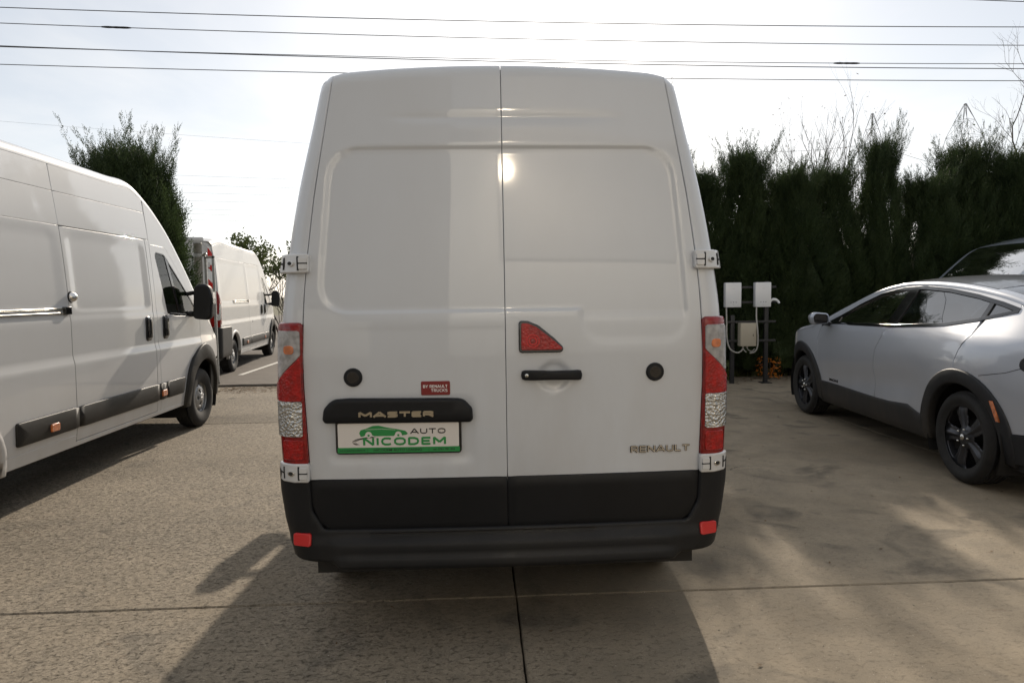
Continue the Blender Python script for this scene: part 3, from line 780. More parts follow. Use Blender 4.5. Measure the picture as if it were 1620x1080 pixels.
        MB().tube([(sgn*(mx-.03), y0-.03, z0+.10), (sgn*(mx+.10), y0+.0, z0+.12)], .025, 8).build('mirror_arm', PLASTIC, mo)
        MB().grid(np.array([[(sgn*(mx+.06+.236), y0+yy, z0+zz) for zz in (-.02, .12)] for yy in (-.03, .05)])).build('indicator', CLEARLENS, mo)
    # roof, windscreen, bonnet, nose
    B.top('roof', 0, iw1, paint, t)
    pillar_strips(B, iw1, iw0, paint, t)
    B.top('windscreen', iw1, iw0, GLASS, t, q=.95, arcs=False)
    ih = next(i for i in range(iw0, len(B.py)) if B.pz[i] < c['zhood'])
    B.top('bonnet', iw0, ih, paint, t)
    ig = next((i for i in range(ih, len(B.py)) if B.pz[i] < c['zf']), inose)
    B.top('grille', ih, ig, GREYPL, t)
    B.top('front_bumper', ig, inose, GREYPL, t)
    for sgn in (1, -1):
        hx = .72
        i = (iw0+ih)//2+4
        MB().lathe([(.001, .02), (.09, .0), (.13, -.06)], (sgn*hx, B.py[ih]-.03, B.pz[ih]-.02), 'y', 20).build('headlight', CLEARLENS, t)
    MB().box(-.9, .9, c['yr']+.15, c['yf']-.25, zs0-.04, zs0+.02).build('underbody', UNDER, t, smooth=False)
    # bulkhead, floor and seats of the cab
    MB().box(-.84, .84, d0-.12, d0-.09, zs0, ztop).build('bulkhead', INTER, t, smooth=False)
    rbox('dashboard', -.85, .85, c['cowl']-.55, c['cowl']-.15, .75, 1.28, INTER, t, .06)
    for sx in (-.5, .45): seat(t, sx, d0+.35, 0, .5) if False else seat(t, sx, d0+.42, .78, .5)

def rear_wrap(W, lean, rc, bow, yr, relief=None, zt=None, rt=.06):
    """map (a, z): a runs from the rear centre round the corner and forward along the side"""
    def f(uv, off):
        a, z = uv[:, 0], uv[:, 1]; s = np.sign(a)+(a == 0); b_ = np.abs(a)
        w = W(z); fl = w-rc
        x = np.minimum(b_, fl); ang = np.clip((b_-fl)/rc, 0, pi/2); rest = np.maximum(b_-fl-rc*pi/2, 0)
        R = yr+lean(z)+bow*(x/.8)**2
        if zt is not None:
            q = np.clip((z-(zt(a)-rt))/rt, 0, 1); R = R+rt*(1-np.sqrt(1-q*q*.97))
        if relief is not None: R = R-relief(a, z)
        rr = rc+off
        X = np.where(b_ <= fl, x, fl+rr*np.sin(ang)); Y = np.where(b_ <= fl, R-off, R+rc-rr*np.cos(ang)+rest)
        return np.stack([s*X, Y, z], 1)
    return f

def ducato(label, loc, rz, paint, ztop=2.86, zup=(2.26, 2.55), rail=True, rear_tape=False, group=None, ball=False, mirrors=True):
    t = empty('panel_van', loc, rz, label, 'van', group)
    yr, yf = -1.37, 4.98; h = ztop
    hi = h > 2.7
    cabp = [(2.67, 2.855), (3.0, 2.70), (3.30, 2.47), (3.62, 2.13), (3.86, 1.85), (4.06, 1.62)]
    cabp = [(u+(0 if z < h-.03 else 0), min(z, h-.012*k)) for k, (u, z) in enumerate(cabp[::1])] if hi else [(2.9, min(h, 2.4)), (3.30, min(h, 2.4)-.13), (3.62, 2.02), (3.86, 1.80), (4.06, 1.62)]
    prof = [(yr+.10, h-.05), (yr+.35, h), (.6, h+.02), (2.3, h)]+cabp+[(4.24, 1.49), (4.45, 1.34), (4.72, 1.13), (4.90, .92), (4.975, .70), (4.97, .5), (4.93, .34)]
    W = [(.3, .985), (.45, 1.005), (.8, 1.015), (1.4, 1.02), (1.55, 1.018), (1.9, .998), (2.25, .968), (2.6, .925), (3.0, .87)]
    T = [(-1.5, 1.), (3.7, 1.), (4.1, .99), (4.45, .955), (4.75, .89), (4.95, .80), (5.1, .74)]
    def relief(y, z):
        o = .016*(1-sstep(z, 1.06, 1.15))-.010*sstep(z, .55, .40)
        o = o-.012*sstep(z, 1.46, 1.50)*(1-sstep(z, 1.50, 1.53))*0
        for a, b_ in ((-1.12, 1.16), (1.36, 2.66)):
            o = o+recess(y, z, a, b_, 1.53, zup[0]-.06, .06, .006, .018)
        o = o+.006*(1-sstep(z, 1.44, 1.50))
        return o
    B = Body(prof, W, T, r=.10, crown=.035, relief=relief)
    lean = lambda z: .10*sstep(z, 1.5, 2.9)
    redge = lambda z: yr+float(lean(np.array(z)))+.09
    c = dict(ry=-.14, zs0=.36, zs1=.46, zup=zup, s0=1.26, s1=2.76, d0=2.84, d1=3.98, wb=4.035, ar=.47, zc=.40, zq=1.02, R=.37, Ri=.205, track=.875,
             wtop=3.22, cowl=4.16, glass=[(2.925, 2.14, .05), (3.17, 2.12, .10), (3.93, 1.46, .05), (3.72, 1.415, .10), (3.10, 1.455, .12)],
             gsplit=3, frame=[(2.84, 1.49), (2.845, 2.215, .06), (3.22, 2.20, .16), (4.03, 1.44)],
             belt=[(2.84, 1.49), (3.06, 1.49), (3.10, 1.455), (3.30, 1.425), (3.72, 1.412), (3.98, 1.43)], qbar=[(3.20, 2.11), (3.30, 1.80), (3.42, 1.43)],
             mir=(3.70, 1.575), zf=.80, zhood=1.10, yr=yr, yf=yf, cell=(.06, .04), vc=[1.04, 1.06, 1.09, 1.12, 1.15, 1.44, 1.46, 1.48, 1.50, 1.515, 1.53, 1.55])
    c['mirrors'] = mirrors
    c['frame'] = [(2.84, 1.49), (2.845, 2.215, .06), (3.22, 2.20, .16), (3.98, 1.43)]
    van_cab_and_sides(t, B, c, paint, redge)
    for sgn in (1, -1):
        f = B.side(sgn); D = lambda name, poly, mat, **k: drape(name, poly, f, mat, t, **k)
        # dark rubbing strips with bright top edge
        for a, b_ in ((.47, 1.26), (1.26, 2.76), (2.76, 2.93), (2.93, 3.42)):
            D('rubbing_strip', rp([(a, .525, .02 if a == .47 else .003), (b_-(.05 if b_ > 3.4 else 0), .525, .03 if b_ > 3.4 else .003), (b_, .70, .02 if b_ > 3.4 else .003), (a, .70, .02 if a == .47 else .003)]), GREYPL, off=.022, depth=.03, roll=.008, cell=.15, gap=.004)
        # wheel arch mouldings
        for wx, a0, a1 in ((-.14, 0, 180), (4.035, 2, 182)):
            ro, ri = (.555, .47) if wx > 0 else (.505, .47)
            o = arc(wx, .40, ro, a0, a1, 24); n_ = arc(wx, .40, ri, a0, a1, 24)
            if wx > 0: o = [(p[0]-(.03 if p[0] < wx-.3 else 0), p[1]+(.09 if abs(p[0]-wx) < .5 else .03)*(1-abs(p[0]-wx)/.75)) for p in o]
            D('wheel_arch_moulding', [(o[0][0], .34)]+o+[(o[-1][0], .34), (n_[-1][0], .34)]+n_[::-1]+[(n_[0][0], .34)], GREYPL if wx > 0 else paint, off=.035 if wx > 0 else .012, depth=.06, roll=.015, cell=.2, gap=0)
        for u, hh in ((2.63, 0), (3.02, 0)):
            hb = D('door_handle', rp([(u-.055, 1.19, .03), (u+.055, 1.19, .03), (u+.055, 1.43, .03), (u-.055, 1.43, .03)]), GLOSSBLK, off=.012, depth=.02, roll=.01, cell=.1, gap=0)
            D('door_handle_grip', rp([(u-.022, 1.22, .015), (u+.022, 1.22, .015), (u+.022, 1.41, .015), (u-.022, 1.41, .015)]), GLOSSBLK, off=.035, depth=.025, roll=.01, cell=.1, gap=0)
        for u in (.91, 2.86):
            D('side_marker_lamp', rp([(u-.05, .565, .01), (u+.05, .565, .01), (u+.05, .62, .01), (u-.05, .62, .01)]), AMBER, off=.035, depth=.02, roll=.006, cell=.1, gap=0)
        if rail:
            D('slide_rail', [(-.15, 1.512), (1.23, 1.512), (1.23, 1.520), (-.15, 1.520)], STEEL, off=.018, depth=.03, cell=.3, gap=0, roll=.003)
            D('slide_rail', [(-.15, 1.548), (1.20, 1.548), (1.20, 1.556), (-.15, 1.556)], STEEL, off=.018, depth=.03, cell=.3, gap=0, roll=.003)
            D('slide_rail_channel', [(-.15, 1.52), (1.22, 1.52), (1.22, 1.548), (-.15, 1.548)], GALV, off=.004, depth=.02, cell=.3, gap=0)
            D('rail_catch', rp([(1.17, 1.505, .005), (1.25, 1.505, .005), (1.25, 1.565, .005), (1.17, 1.565, .005)]), GLOSSBLK, off=.028, depth=.03, cell=.1, gap=0)
    if ball:
        x = float(B.w(np.array([1.29]), np.array([1.65]))[0])
        P = [(.001, .062), (.018, .060), (.032, .050), (.041, .034), (.044, .015), (.044, 0)]
        MB().lathe([(r, a+x-.012) for r, a in P], (0, 1.30, 1.65), 'x', 28).build('door_lock', CHROME, t)
        MB().lathe([(.047, x-.02), (.049, x+.004), (.044, x+.010)], (0, 1.30, 1.65), 'x', 28).build('lock_ring', SEAL, t)
    if rear_tape:
        x = float(B.w(np.array([1.53]), np.array([1.04]))[0])
        MB().lathe([(.001, x+.024), (.028, x+.022), (.034, x+.008)], (0, 1.54, 1.045), 'x', 16).build('fuel_cap', SEAL, t)
    # rear end
    zt = lambda a: h-.05+.085-.035*(np.asarray(a)/.8)**2*0-.05
    Wr = lambda z: np.minimum(sinterp(z, W), sinterp(z, W)-.10*(1-np.sqrt(np.clip(1-np.clip((z-(h-.15))/.10, 0, 1)**2, 0, 1))))
    def rrel(a, z):
        return recess(np.abs(a), z, .08, .72, 1.45, h-.42, .08, .012, .03)+recess(np.abs(a), z, .08, .74, .75, 1.30, .08, .008, .03)
    rw = rear_wrap(Wr, lean, .09, .02, yr, rrel)
    R = lambda name, poly, mat, **k: drape(name, poly, rw, mat, t, **k)
    zrt = h-.06
    R('rear_header', [(-.76, zrt-.052), (.76, zrt-.052), (.76, zrt+.075), (-.76, zrt+.075)], paint, cell=(.05, .03), off=.002, depth=.12, roll=.02)
    for sgn in (1, -1):
        R('rear_door', [(sgn*.004, .56), (sgn*.80, .56), (sgn*.82, 1.4), (sgn*.80, zrt-.12), (sgn*.78, zrt-.06), (sgn*.004, zrt-.06)], paint, cell=(.06, .06))
        edge = [(sgn*(float(Wr(np.array(z)))-.09+.141), z) for z in np.linspace(1.0, zrt-.001, 10)]
        R('corner_pillar', [(sgn*.825, 1.0)]+edge+[(sgn*.70, zrt), (sgn*.70, zrt-.055), (sgn*.785, zrt-.06), (sgn*.805, zrt-.12), (sgn*.825, 1.4)], paint, cell=(.03, .08), gap=.001)
        lw = lambda z: float(Wr(np.array(z)))-.09+.16
        R('tail_lamp', rp([(sgn*.86, 1.03, .02), (sgn*(lw(1.03)+.03), 1.03, .02), (sgn*(lw(1.4)+.03), 1.55, .06), (sgn*(lw(1.7)-.09), 1.74, .05), (sgn*.86, 1.76, .02)]), DEEPRED, off=.02, depth=.03, roll=.01, cell=(.02, .08), gap=0)
        R('reversing_lamp', [(sgn*(lw(1.1)-.14), 1.16), (sgn*(lw(1.1)-.02), 1.19), (sgn*(lw(1.1)-.01), 1.48), (sgn*(lw(1.1)-.06), 1.49), (sgn*(lw(1.1)-.07), 1.30), (sgn*(lw(1.1)-.14), 1.28)], CLEARLENS, off=.026, depth=.01, cell=(.02, .1), gap=0)
        if rear_tape:
            z0 = 1.80
            stripes = [(1.80, 1.98, 1.86, 1.80), (2.06, 2.24, 2.22, 2.12), (2.42, 2.62, 2.60, 2.44)]
            R('white_marker_tape', [(sgn*.84, 1.80), (sgn*.97, 1.80), (sgn*.93, 2.64), (sgn*.84, 2.64)], WTAPE, off=.003, depth=.003, cell=(.02, .1), gap=0)
            for k, zz in enumerate((1.80, 2.10, 2.42)):
                R('red_marker_tape', [(sgn*.842, zz), (sgn*(.968-(zz-1.8)*.05), zz), (sgn*(.968-(zz-1.8)*.05), zz+.06), (sgn*.842, zz+.20)] if k != 1 else [(sgn*.842, zz+.13), (sgn*(.955), zz), (sgn*(.95), zz+.17), (sgn*.842, zz+.17)], REDTAPE, off=.006, depth=.003, cell=(.02, .1), gap=0)
        for z in (.95, 2.28):
            R('hinge', rp([(sgn*.79, z-.05, .01), (sgn*.88, z-.05, .01), (sgn*.88, z+.05, .01), (sgn*.79, z+.05, .01)]), paint, off=.03, depth=.03, cell=.1, gap=0)
    L_ = 1.02-.09+.141+.72
    R('rear_bumper', rp([(-L_, .42, .04), (L_, .42, .04), (L_, 1.00, .02), (.84, 1.01, .02), (.84, .62, .08), (-.84, .62, .08), (-.84, 1.01, .02), (-L_, 1.00, .02)]), GREYPL, off=.045, depth=.07, roll=.02, cell=(.04, .1), gap=0)
    for sgn in (1, -1):
        R('rear_reflector', rp([(sgn*.83, .53, .01), (sgn*.93, .53, .01), (sgn*.93, .60, .01), (sgn*.83, .60, .01)]), REFLEX, off=.055, depth=.02, cell=.1, gap=0)
    return t

def main_van():
    t = empty('panel_van', (.118, 4.05, 0), 0, 'high white panel van seen squarely from behind with closed twin rear doors', 'van')
    yr, yf = -1.0, 4.55
    def rear_text(name, body, size, mat, parent, x, z, off, extrude, offset, xs, align='CENTER', spacing=1.):
        o = text_mesh(name, body, size, mat, parent, rearM(x, 0, z), extrude, offset, xs, align, spacing)
        for v in o.data.vertices: v.co.y += yr+.022*(v.co.x/.8)**2-off
        return o
    W = [(.3, .95), (.45, .97), (.8, 1.012), (1.2, 1.02), (1.5, 1.012), (1.77, .985), (2.12, .932), (2.4, .875), (2.6, .835), (2.8, .79)]
    prof = [(yr+.262, 2.643), (yr+.36, 2.648), (yr+.5, 2.65), (1.2, 2.66), (2.35, 2.63), (2.75, 2.50), (3.15, 2.12), (3.50, 1.72), (3.72, 1.48), (3.95, 1.33), (4.25, 1.17), (4.44, .95), (4.52, .70), (4.52, .5), (4.47, .32)]
    T = [(-1.1, 1.), (3.3, 1.), (3.7, .985), (4.05, .945), (4.35, .87), (4.5, .79), (4.65, .72)]
    def relief(y, z):
        o = np.zeros_like(y)+.012*(1-sstep(z, 1.0, 1.1))
        for a, b_ in ((-.75, 1.0), (1.2, 2.25)): o = o+recess(y, z, a, b_, 1.35, 2.2, .08, .012, .03)
        return o
    B = Body(prof, W, T, r=.06, crown=.042, relief=None)
    B.relief = None
    lean = lambda z: .165*sstep(np.asarray(z, float), 1.35, 3.1)*1.0+.03*np.clip((np.asarray(z, float)-1.5)/1.1, 0, 2)**1.5
    rc = .085
    redge = lambda z: yr+float(lean(z))+rc+.02
    c = dict(zs0=.36, zs1=.46, zup=(2.36,), s0=1.1, s1=2.32, d0=2.38, d1=3.42, wb=3.68, ar=.46, zc=.38, zq=.86, R=.36, Ri=.205, track=.885,
             wtop=2.66, cowl=3.66, glass=[(2.46, 2.12, .05), (2.80, 2.10, .10), (3.38, 1.50, .05), (3.25, 1.36, .08), (2.50, 1.40, .08)],
             gsplit=3, frame=[(2.38, 1.42), (2.385, 2.20, .06), (2.86, 2.18, .14), (3.42, 1.46)],
             belt=[(2.38, 1.42), (2.50, 1.395), (3.25, 1.35), (3.42, 1.46)], qbar=[(2.98, 2.0), (3.06, 1.7), (3.12, 1.36)],
             mir=(3.40, 1.55), zf=.75, zhood=1.08, yr=yr, yf=yf, cell=(.12, .06), vc=[])
    van_cab_and_sides(t, B, c, WHITE, redge)
    zt = lambda a: 2.690-.036*(np.clip(np.abs(a), 0, .80)/.78)**2
    def Wr(z):
        z = np.asarray(z, float); w = sinterp(z, W); q = np.clip((z-2.590)/.068, 0, 1)
        return w-.06*(1-np.sqrt(np.clip(1-q*q, 0, 1)))
    xd = lambda z: interp(z, [(.5, .885), (.8, .888), (1.3, .908), (1.6, .895), (1.8, .878), (2.1, .845), (2.3, .815), (2.64, .765), (2.7, .757)])
    def rrel(a, z):
        xs = np.asarray(a)*.8/interp(z, [(1.4, .838), (1.55, .83), (2.2, .785), (2.4, .765)])
        s1_ = sd_rbox(xs, z, -.80, .80, 1.555, 2.295, .13)
        s2_ = sd_rbox(xs, z, .33, .80, 1.405, 2.2, .11)
        s3_ = np.where(a > .0, sd_rbox(xs, z, -.2, .22, 1.53, 2.0, .10), 9)
        sd = np.minimum(s1_, s2_)
        o = -.010*(1-sstep(sd, -.010, .010))*np.where(z < 1.54, .35+.65*sstep(z, 1.50, 1.56), 1.)
        # soft pressed lines above the panel and under it
        o = o-.004*np.exp(-((z-2.435)/.012)**2)*(1-sstep(np.abs(a), .35, .62))
        o = o+.003*np.exp(-((z-1.505)/.013)**2)*(a < 0)*(1-sstep(-a, .66, .78))
        # hollow behind the door handle
        hx, hz = (a-.216)/.078, (z-1.255)/.072
        o = o-.010*(1-sstep(np.hypot(hx, hz), .70, 1.0))
        # shallow pressing round the number plate
        o = o-.006*(1-sstep(sd_rbox(a, z, -.80, -.15, .88, 1.16, .03), -.01, .01))
        return o
    rw = rear_wrap(Wr, lean, rc, .022, yr, rrel, zt, .05)
    R = lambda name, poly, mat, parent=t, **k: drape(name, poly, rw, mat, parent, **k)
    ZB = .567
    doors = {}
    for sgn in (-1, 1):
        zz = np.linspace(.80, 2.62, 14)
        outer = [(sgn*float(xd(z)), z) for z in zz]
        topl = [(sgn*x, float(zt(x))) for x in np.linspace(.762, .0012, 16)]
        d = R('rear_door', [(sgn*.0012, .80)]+outer+topl, WHITE, cell=(.0125, .02), vcuts=[1.19, 1.21, 1.23, 1.25, 1.27, 1.29, 1.30, 1.31, 1.325]+[2.425, 2.435, 2.445, 2.283, 2.291, 2.299, 2.307, 1.543, 1.551, 1.559, 1.567, 2.66, 2.675], gap=.002, roll=.002, depth=.03)
        d['label'] = 'rear door with number plate' if sgn < 0 else 'rear door with black pull handle'
        doors[sgn] = d
        dd = R('door_foot_panel', [(sgn*.004, ZB), (sgn*.80, ZB), (sgn*.855, ZB+.04), (sgn*.885, ZB+.12), (sgn*.888, .80), (sgn*.004, .80)], BLACKPAINT, cell=(.05, .05), off=.004, depth=.03, roll=.008, gap=.0025)
        # corner pillar from the lamp up to the roof
        zz = np.linspace(1.50, 2.60, 22)
        o_ = [(sgn*(float(Wr(z))-rc+.134+.02), z) for z in zz]+[(sgn*(float(Wr(z))-rc+.134+.02), z) for z in np.linspace(2.61, 2.652, 6)]
        i_ = [(sgn*(float(xd(z))+.004), z) for z in zz]+[(sgn*(.772), 2.655)]
        R('corner_pillar', i_+o_[::-1], WHITE, cell=(.012, .04), gap=.003, roll=.004)
        # tail lamp cluster
        e = lambda z, k=0.: sgn*(1.015-rc+.134+k)
        lo = lambda z: sgn*(float(xd(z))+.012)
        lz = [.878, 1.0, 1.25, 1.503]
        hs = R('tail_lamp', rp([(lo(.878), .878, .01), (e(0, -.045), .878, .01), (e(0, -.04), .985, .01), (e(0, .005), 1.0, .02), (e(0, .005), 1.24, .05), (e(0, -.028), 1.33, .05), (e(0, -.03), 1.503, .02), (lo(1.503), 1.503, .01), (lo(1.25), 1.25)]), DEEPRED, off=.020, depth=.05, roll=.010, cell=(.012, .04), gap=0)
        LL = lambda name, poly, mat, off=.026: R(name, poly, mat, hs, off=off, depth=.012, roll=.003, cell=(.012, .03), gap=0)
        i1_, i2_ = sgn*.915, e(0, -.052)
        LL('indicator_lens', rp([(i1_, 1.37, .005), (i2_, 1.262, .005), (i2_, 1.474, .01), (i1_+sgn*.0, 1.474, .01)]), RIBLENS)
        LL('indicator_bulb', rp([(sgn*.940, 1.375, .012), (sgn*.975, 1.375, .012), (sgn*.975, 1.41, .012), (sgn*.940, 1.41, .012)]) if True else None, AMBER, .0275)
        LL('brake_lens', rp([(i1_, 1.358, .005), (i1_, 1.165, .005), (e(0, -.02), 1.165, .01), (e(0, -.02), 1.232, .02), (i2_, 1.252, .01)]), REDLENS)
        LL('reversing_lens', rp([(i1_, 1.005, .008), (e(0, -.028), 1.005, .008), (e(0, -.028), 1.158, .008), (i1_, 1.158, .008)]), CLEARLENS)
        LL('fog_lens', rp([(i1_+sgn*.0, .90, .01), (e(0, -.07), .90, .01), (e(0, -.07), .985, .01), (i1_, .985, .01)]), REDLENS)
        # lamp outer clear rim on the side
        # hinges
        for z, x0, x1 in ((1.775, .872, .985), (.838, .895, 1.005)):
            hg = R('hinge', rp([(sgn*x0, z-.037, .006), (sgn*(x1+.03), z-.037, .006), (sgn*(x1+.03), z+.037, .006), (sgn*x0, z+.037, .006)]), WHITE2, off=.030, depth=.035, roll=.006, cell=.05, gap=0)
            H = lambda name, poly, mat, off: R(name, poly, mat, hg, off=off, depth=.02, roll=.002, cell=.1, gap=0)
            xm = (x0+x1)/2+.01
            H('hinge_bolt', [(sgn*xm+.011*cos(q), z+.011*sin(q)) for q in np.linspace(0, 2*pi, 12, endpoint=False)], STEEL if z < 1 else WHITE2, .0345)
            H('hinge_recess', [(sgn*xm+.007*cos(q), z+.007*sin(q)) for q in np.linspace(0, 2*pi, 10, endpoint=False)], SEAL, .0352)
            for zz_ in (-.014, .014):
                H('hinge_knuckle', rp([(sgn*(x0+.004), z+zz_-.011, .003), (sgn*(x0+.034), z+zz_-.011, .003), (sgn*(x0+.034), z+zz_+.011, .003), (sgn*(x0+.004), z+zz_+.011, .003)]), WHITE2, .036)
            H('hinge_slot', [(sgn*(x0+.037), z-.030), (sgn*(x0+.041), z-.030), (sgn*(x0+.041), z+.030), (sgn*(x0+.037), z+.030)], SEAL, .0305)
            H('hinge_slot', [(sgn*(x0+.002), z-.0015), (sgn*(x0+.037), z-.0015), (sgn*(x0+.037), z+.0015), (sgn*(x0+.002), z+.0015)], SEAL, .0368)
            H('hinge_slot', [(sgn*(x1-.012), z-.026), (sgn*(x1-.009), z-.026), (sgn*(x1-.009), z+.026), (sgn*(x1-.012), z+.026)], SEAL, .0305)
            H('hinge_slot', [(sgn*(x1-.012), z-.003), (sgn*(x1+.02), z-.003), (sgn*(x1+.02), z+.003), (sgn*(x1-.012), z+.003)], SEAL, .0305)
    rw0 = rear_wrap(Wr, lean, rc, .022, yr, None, None)
    R0 = lambda name, poly, mat, parent=t, **k: drape(name, poly, rw0, mat, parent, **k)
    # inner frame seen in the shut lines
    R0('door_seal', [(-.93, .60), (.93, .60), (.95, 1.3), (.86, 2.3), (.78, 2.54), (.3, 2.635), (-.3, 2.635), (-.78, 2.54), (-.86, 2.3), (-.95, 1.3)], SEAL, off=-.035, depth=.01, cell=(.1, .1), gap=0)
    # lower bumper
    Wb = lambda z: interp(z, [(.38, .95), (.44, .975), (.6, 1.015), (.75, 1.034), (.9, 1.038)])
    rb = rear_wrap(Wb, lambda z: np.zeros_like(np.asarray(z, float)), .10, .022, yr, lambda a, z: .030*(1-sstep(z, .50, .56))*(1-.6*sstep(np.abs(a), .76, .80))+.012*(1-sstep(z, .44, .47))*(1-sstep(np.abs(a), .74, .78)))
    A_ = 1.02-.10+.157+.38
    bo = drape('rear_bumper', rp([(-A_, .50, .03), (-1.06, .455, .02), (-.955, .448, .03), (-.80, .435, .01), (-.76, .415, .02), (.76, .415, .02), (.80, .435, .01), (.955, .448, .03), (1.06, .455, .02), (A_, .50, .03), (A_, .848, .02), (.903, .848, .02), (.896, .66, .07), (.84, .563, .04), (-.84, .563, .04), (-.896, .66, .07), (-.903, .848, .02), (-A_, .848, .02)]), rb, PLASTIC, t, off=.015, depth=.06, roll=.012, cell=(.03, .02), vcuts=[.44, .45, .46, .47, .51, .53, .55], gap=0)
    for sgn in (-1, 1):
        drape('reflector', rp([(sgn*.893, .508, .008), (sgn*.962, .508, .008), (sgn*.962, .558, .008), (sgn*.893, .558, .008)]), rb, REFLEX, bo, off=.026, depth=.02, roll=.003, cell=.1, gap=0)
    # bright worn edge of the sill between bumper and doors
    MB().box(-.62, .40, yr-.030, yr-.024, 0.5618, .5640).build('sill_edge', DARKCHR, t, smooth=False)
    MB().box(-.0016, .0016, yr+.004, yr+.012, .565, .80).build('shut_line_edge', WHITE2, t, smooth=False)
    # number plate group on the plate door
    P = lambda name, poly, mat, parent, off, depth=.02, roll=.003, cell=.1: drape(name, poly, rw0, mat, parent, off=off, depth=depth, roll=roll, cell=cell, gap=0)
    DL, DR = doors[-1], doors[1]
    gb = P('handle_trim', rp([(-.812, 1.073, .008), (-.163, 1.070, .008), (-.166, 1.115, .02), (-.20, 1.153, .05), (-.27, 1.155, .02), (-.70, 1.160, .02), (-.775, 1.155, .05), (-.806, 1.12, .03)], 6), PLASTIC, t, .028, .03, .012, .05)
    stroke_text('MASTER', rw0, GOLDCHR, gb, -.492, 1.101, .030, .333, .0090, .0335, .006, .13)
    fr = P('plate_frame', rp([(-.765, .922, .012), (-.208, .922, .012), (-.208, 1.070, .012), (-.765, 1.070, .012)]), GLOSSBLK, t, .012, .014, .004)
    P('number_plate', rp([(-.757, .950, .004), (-.217, .950, .004), (-.217, 1.058, .006), (-.757, 1.058, .006)]), PLATE, fr, .0135, .003, .001)
    P('plate_strip', rp([(-.760, .926, .003), (-.214, .926, .003), (-.214, .9485, .003), (-.760, .9485, .003)]), GREEN, fr, .0136, .003, .001)
    stroke_text('NICODEM', rw0, GREEN, fr, -.460, .9765, .042, .368, .0096, .0146, .001, .22)
    stroke_text('AUTO', rw0, BLACKPRINT, fr, -.354, 1.021, .0275, .157, .0050, .0146, .001, .20)
    rear_text('plate_lettering', 'NICODEM AUTO LEASING', .0165, BLACKPRINT, fr, -.491, .9372, .0138, .0004, .0001, 1.12)
    rear_text('plate_lettering', 'www.autonicodem.ro', .0125, BLACKPRINT, fr, -.694, .9372, .0138, .0004, .0001, 1.05)
    rear_text('plate_lettering', 'tel: 0741 781 444', .0135, BLACKPRINT, fr, -.284, .9372, .0138, .0004, .0001, 1.02)
    # little car drawn on the plate with its road sweep
    car = rp([(-.655, .999), (-.662, 1.015, .006), (-.655, 1.028, .004), (-.635, 1.034, .01), (-.60, 1.0475, .02), (-.575, 1.0485, .02), (-.54, 1.040, .02), (-.50, 1.033, .02), (-.455, 1.023, .01), (-.443, 1.010, .004), (-.452, 1.006), (-.470, 1.003)]+arc(-.487, 1.006, .0155, 0, 180, 10)+[(-.508, 1.001), (-.595, 1.001)]+arc(-.620, 1.006, .0155, 0, 180, 10)+[(-.642, 1.001)])
    P('plate_car_print', car, GREEN, fr, .0142, .0006, .0002, .03)
    P('plate_car_print', ribbon([(-.635, 1.031), (-.56, 1.033), (-.50, 1.029)], .0012), PLATE, fr, .0146, .0006, .0001, .03)
    for cx in (-.620, -.487):
        for r0, mt in ((.011, PLATE), (.005, GREEN)):
            P('plate_car_print', arc(cx, 1.004, r0, 0, 345, 16), mt, fr, .0145 if mt is PLATE else .0149, .0006, .0002)
    for k, (dx_, wd) in enumerate(((0, .0022), (.006, .0016), (.013, .0012))):
        sw = [(-.60+dx_, .9975-.001*k), (-.64+dx_, .994-.001*k), (-.675+dx_, .987-.001*k), (-.692+dx_, .978), (-.690+dx_, .969), (-.675+dx_, .962)]
        P('plate_road_print', ribbon(sw, wd), BLACKPRINT, fr, .0143, .0006, .0002, .03)
    for x in (-.626, -.352):
        P('strip_divider', [(x, .927), (x+.001, .927), (x+.001, .948), (x, .948)], BLACKPRINT, fr, .0142, .0005, .0001)
    circ = lambda x, z, r, n=24: [(x+r*cos(q), z+r*sin(q)) for q in np.linspace(0, 2*pi, n, endpoint=False)]
    for x, dd in ((-.684, DL), (.681, DR)):
        b_ = P('door_plug', circ(x, 1.265, .036), PLASTIC, t, .010, .02, .006)
        P('plug_cap', circ(x, 1.265, .026), GLOSSBLK, b_, .0105, .002, .002)
    bd = P('small_badge', rp([(-.380, 1.182, .004), (-.254, 1.182, .004), (-.254, 1.241, .004), (-.380, 1.241, .004)]), BADGERED, t, .004, .005, .002)
    stroke_text('BY RENAULT', rw0, TAPE, bd, -.318, 1.2200, .0150, .108, .0022, .0048, .0006, .22, .35)
    stroke_text('TRUCKS', rw0, TAPE, bd, -.3005, 1.2015, .0150, .073, .0022, .0048, .0006, .22)
    stroke_text('RENAULT', rw0, DARKCHR, t, .706, .910, .037, .278, .0085, .0052, .006, .15)
    stroke_text('RENAULT', rw0, CHROME, t, .706, .911, .033, .274, .0040, .0062, .002, .17, name='letter_face')
    # triangular lamp
    tri = [(.064, 1.368, .010), (.271, 1.368, .012), (.215, 1.425, .04), (.145, 1.482, .05), (.10, 1.501, .02), (.064, 1.503, .010)]
    tb = P('stop_lamp', rp(tri), GLOSSBLK, t, .012, .02, .005, .03)
    tri2 = inset(rp([(.073, 1.378, .004), (.258, 1.378, .004), (.205, 1.423, .04), (.140, 1.474, .05), (.10, 1.492, .02), (.073, 1.494, .006)]), 0)
    P('lamp_lens', tri2, REDLENS, tb, .0155, .006, .003, .015)
    for r0, r1_ in ((.030, .026), (.018, .014)):
        P('lens_ring', arc(.122, 1.416, r0, 0, 359, 30)+arc(.122, 1.416, r1_, 359, 0, 30), REFLEX, tb, .0172, .003, .001, .02)
    P('lens_core', circ(.122, 1.416, .008), DEEPRED, tb, .018, .004, .001)
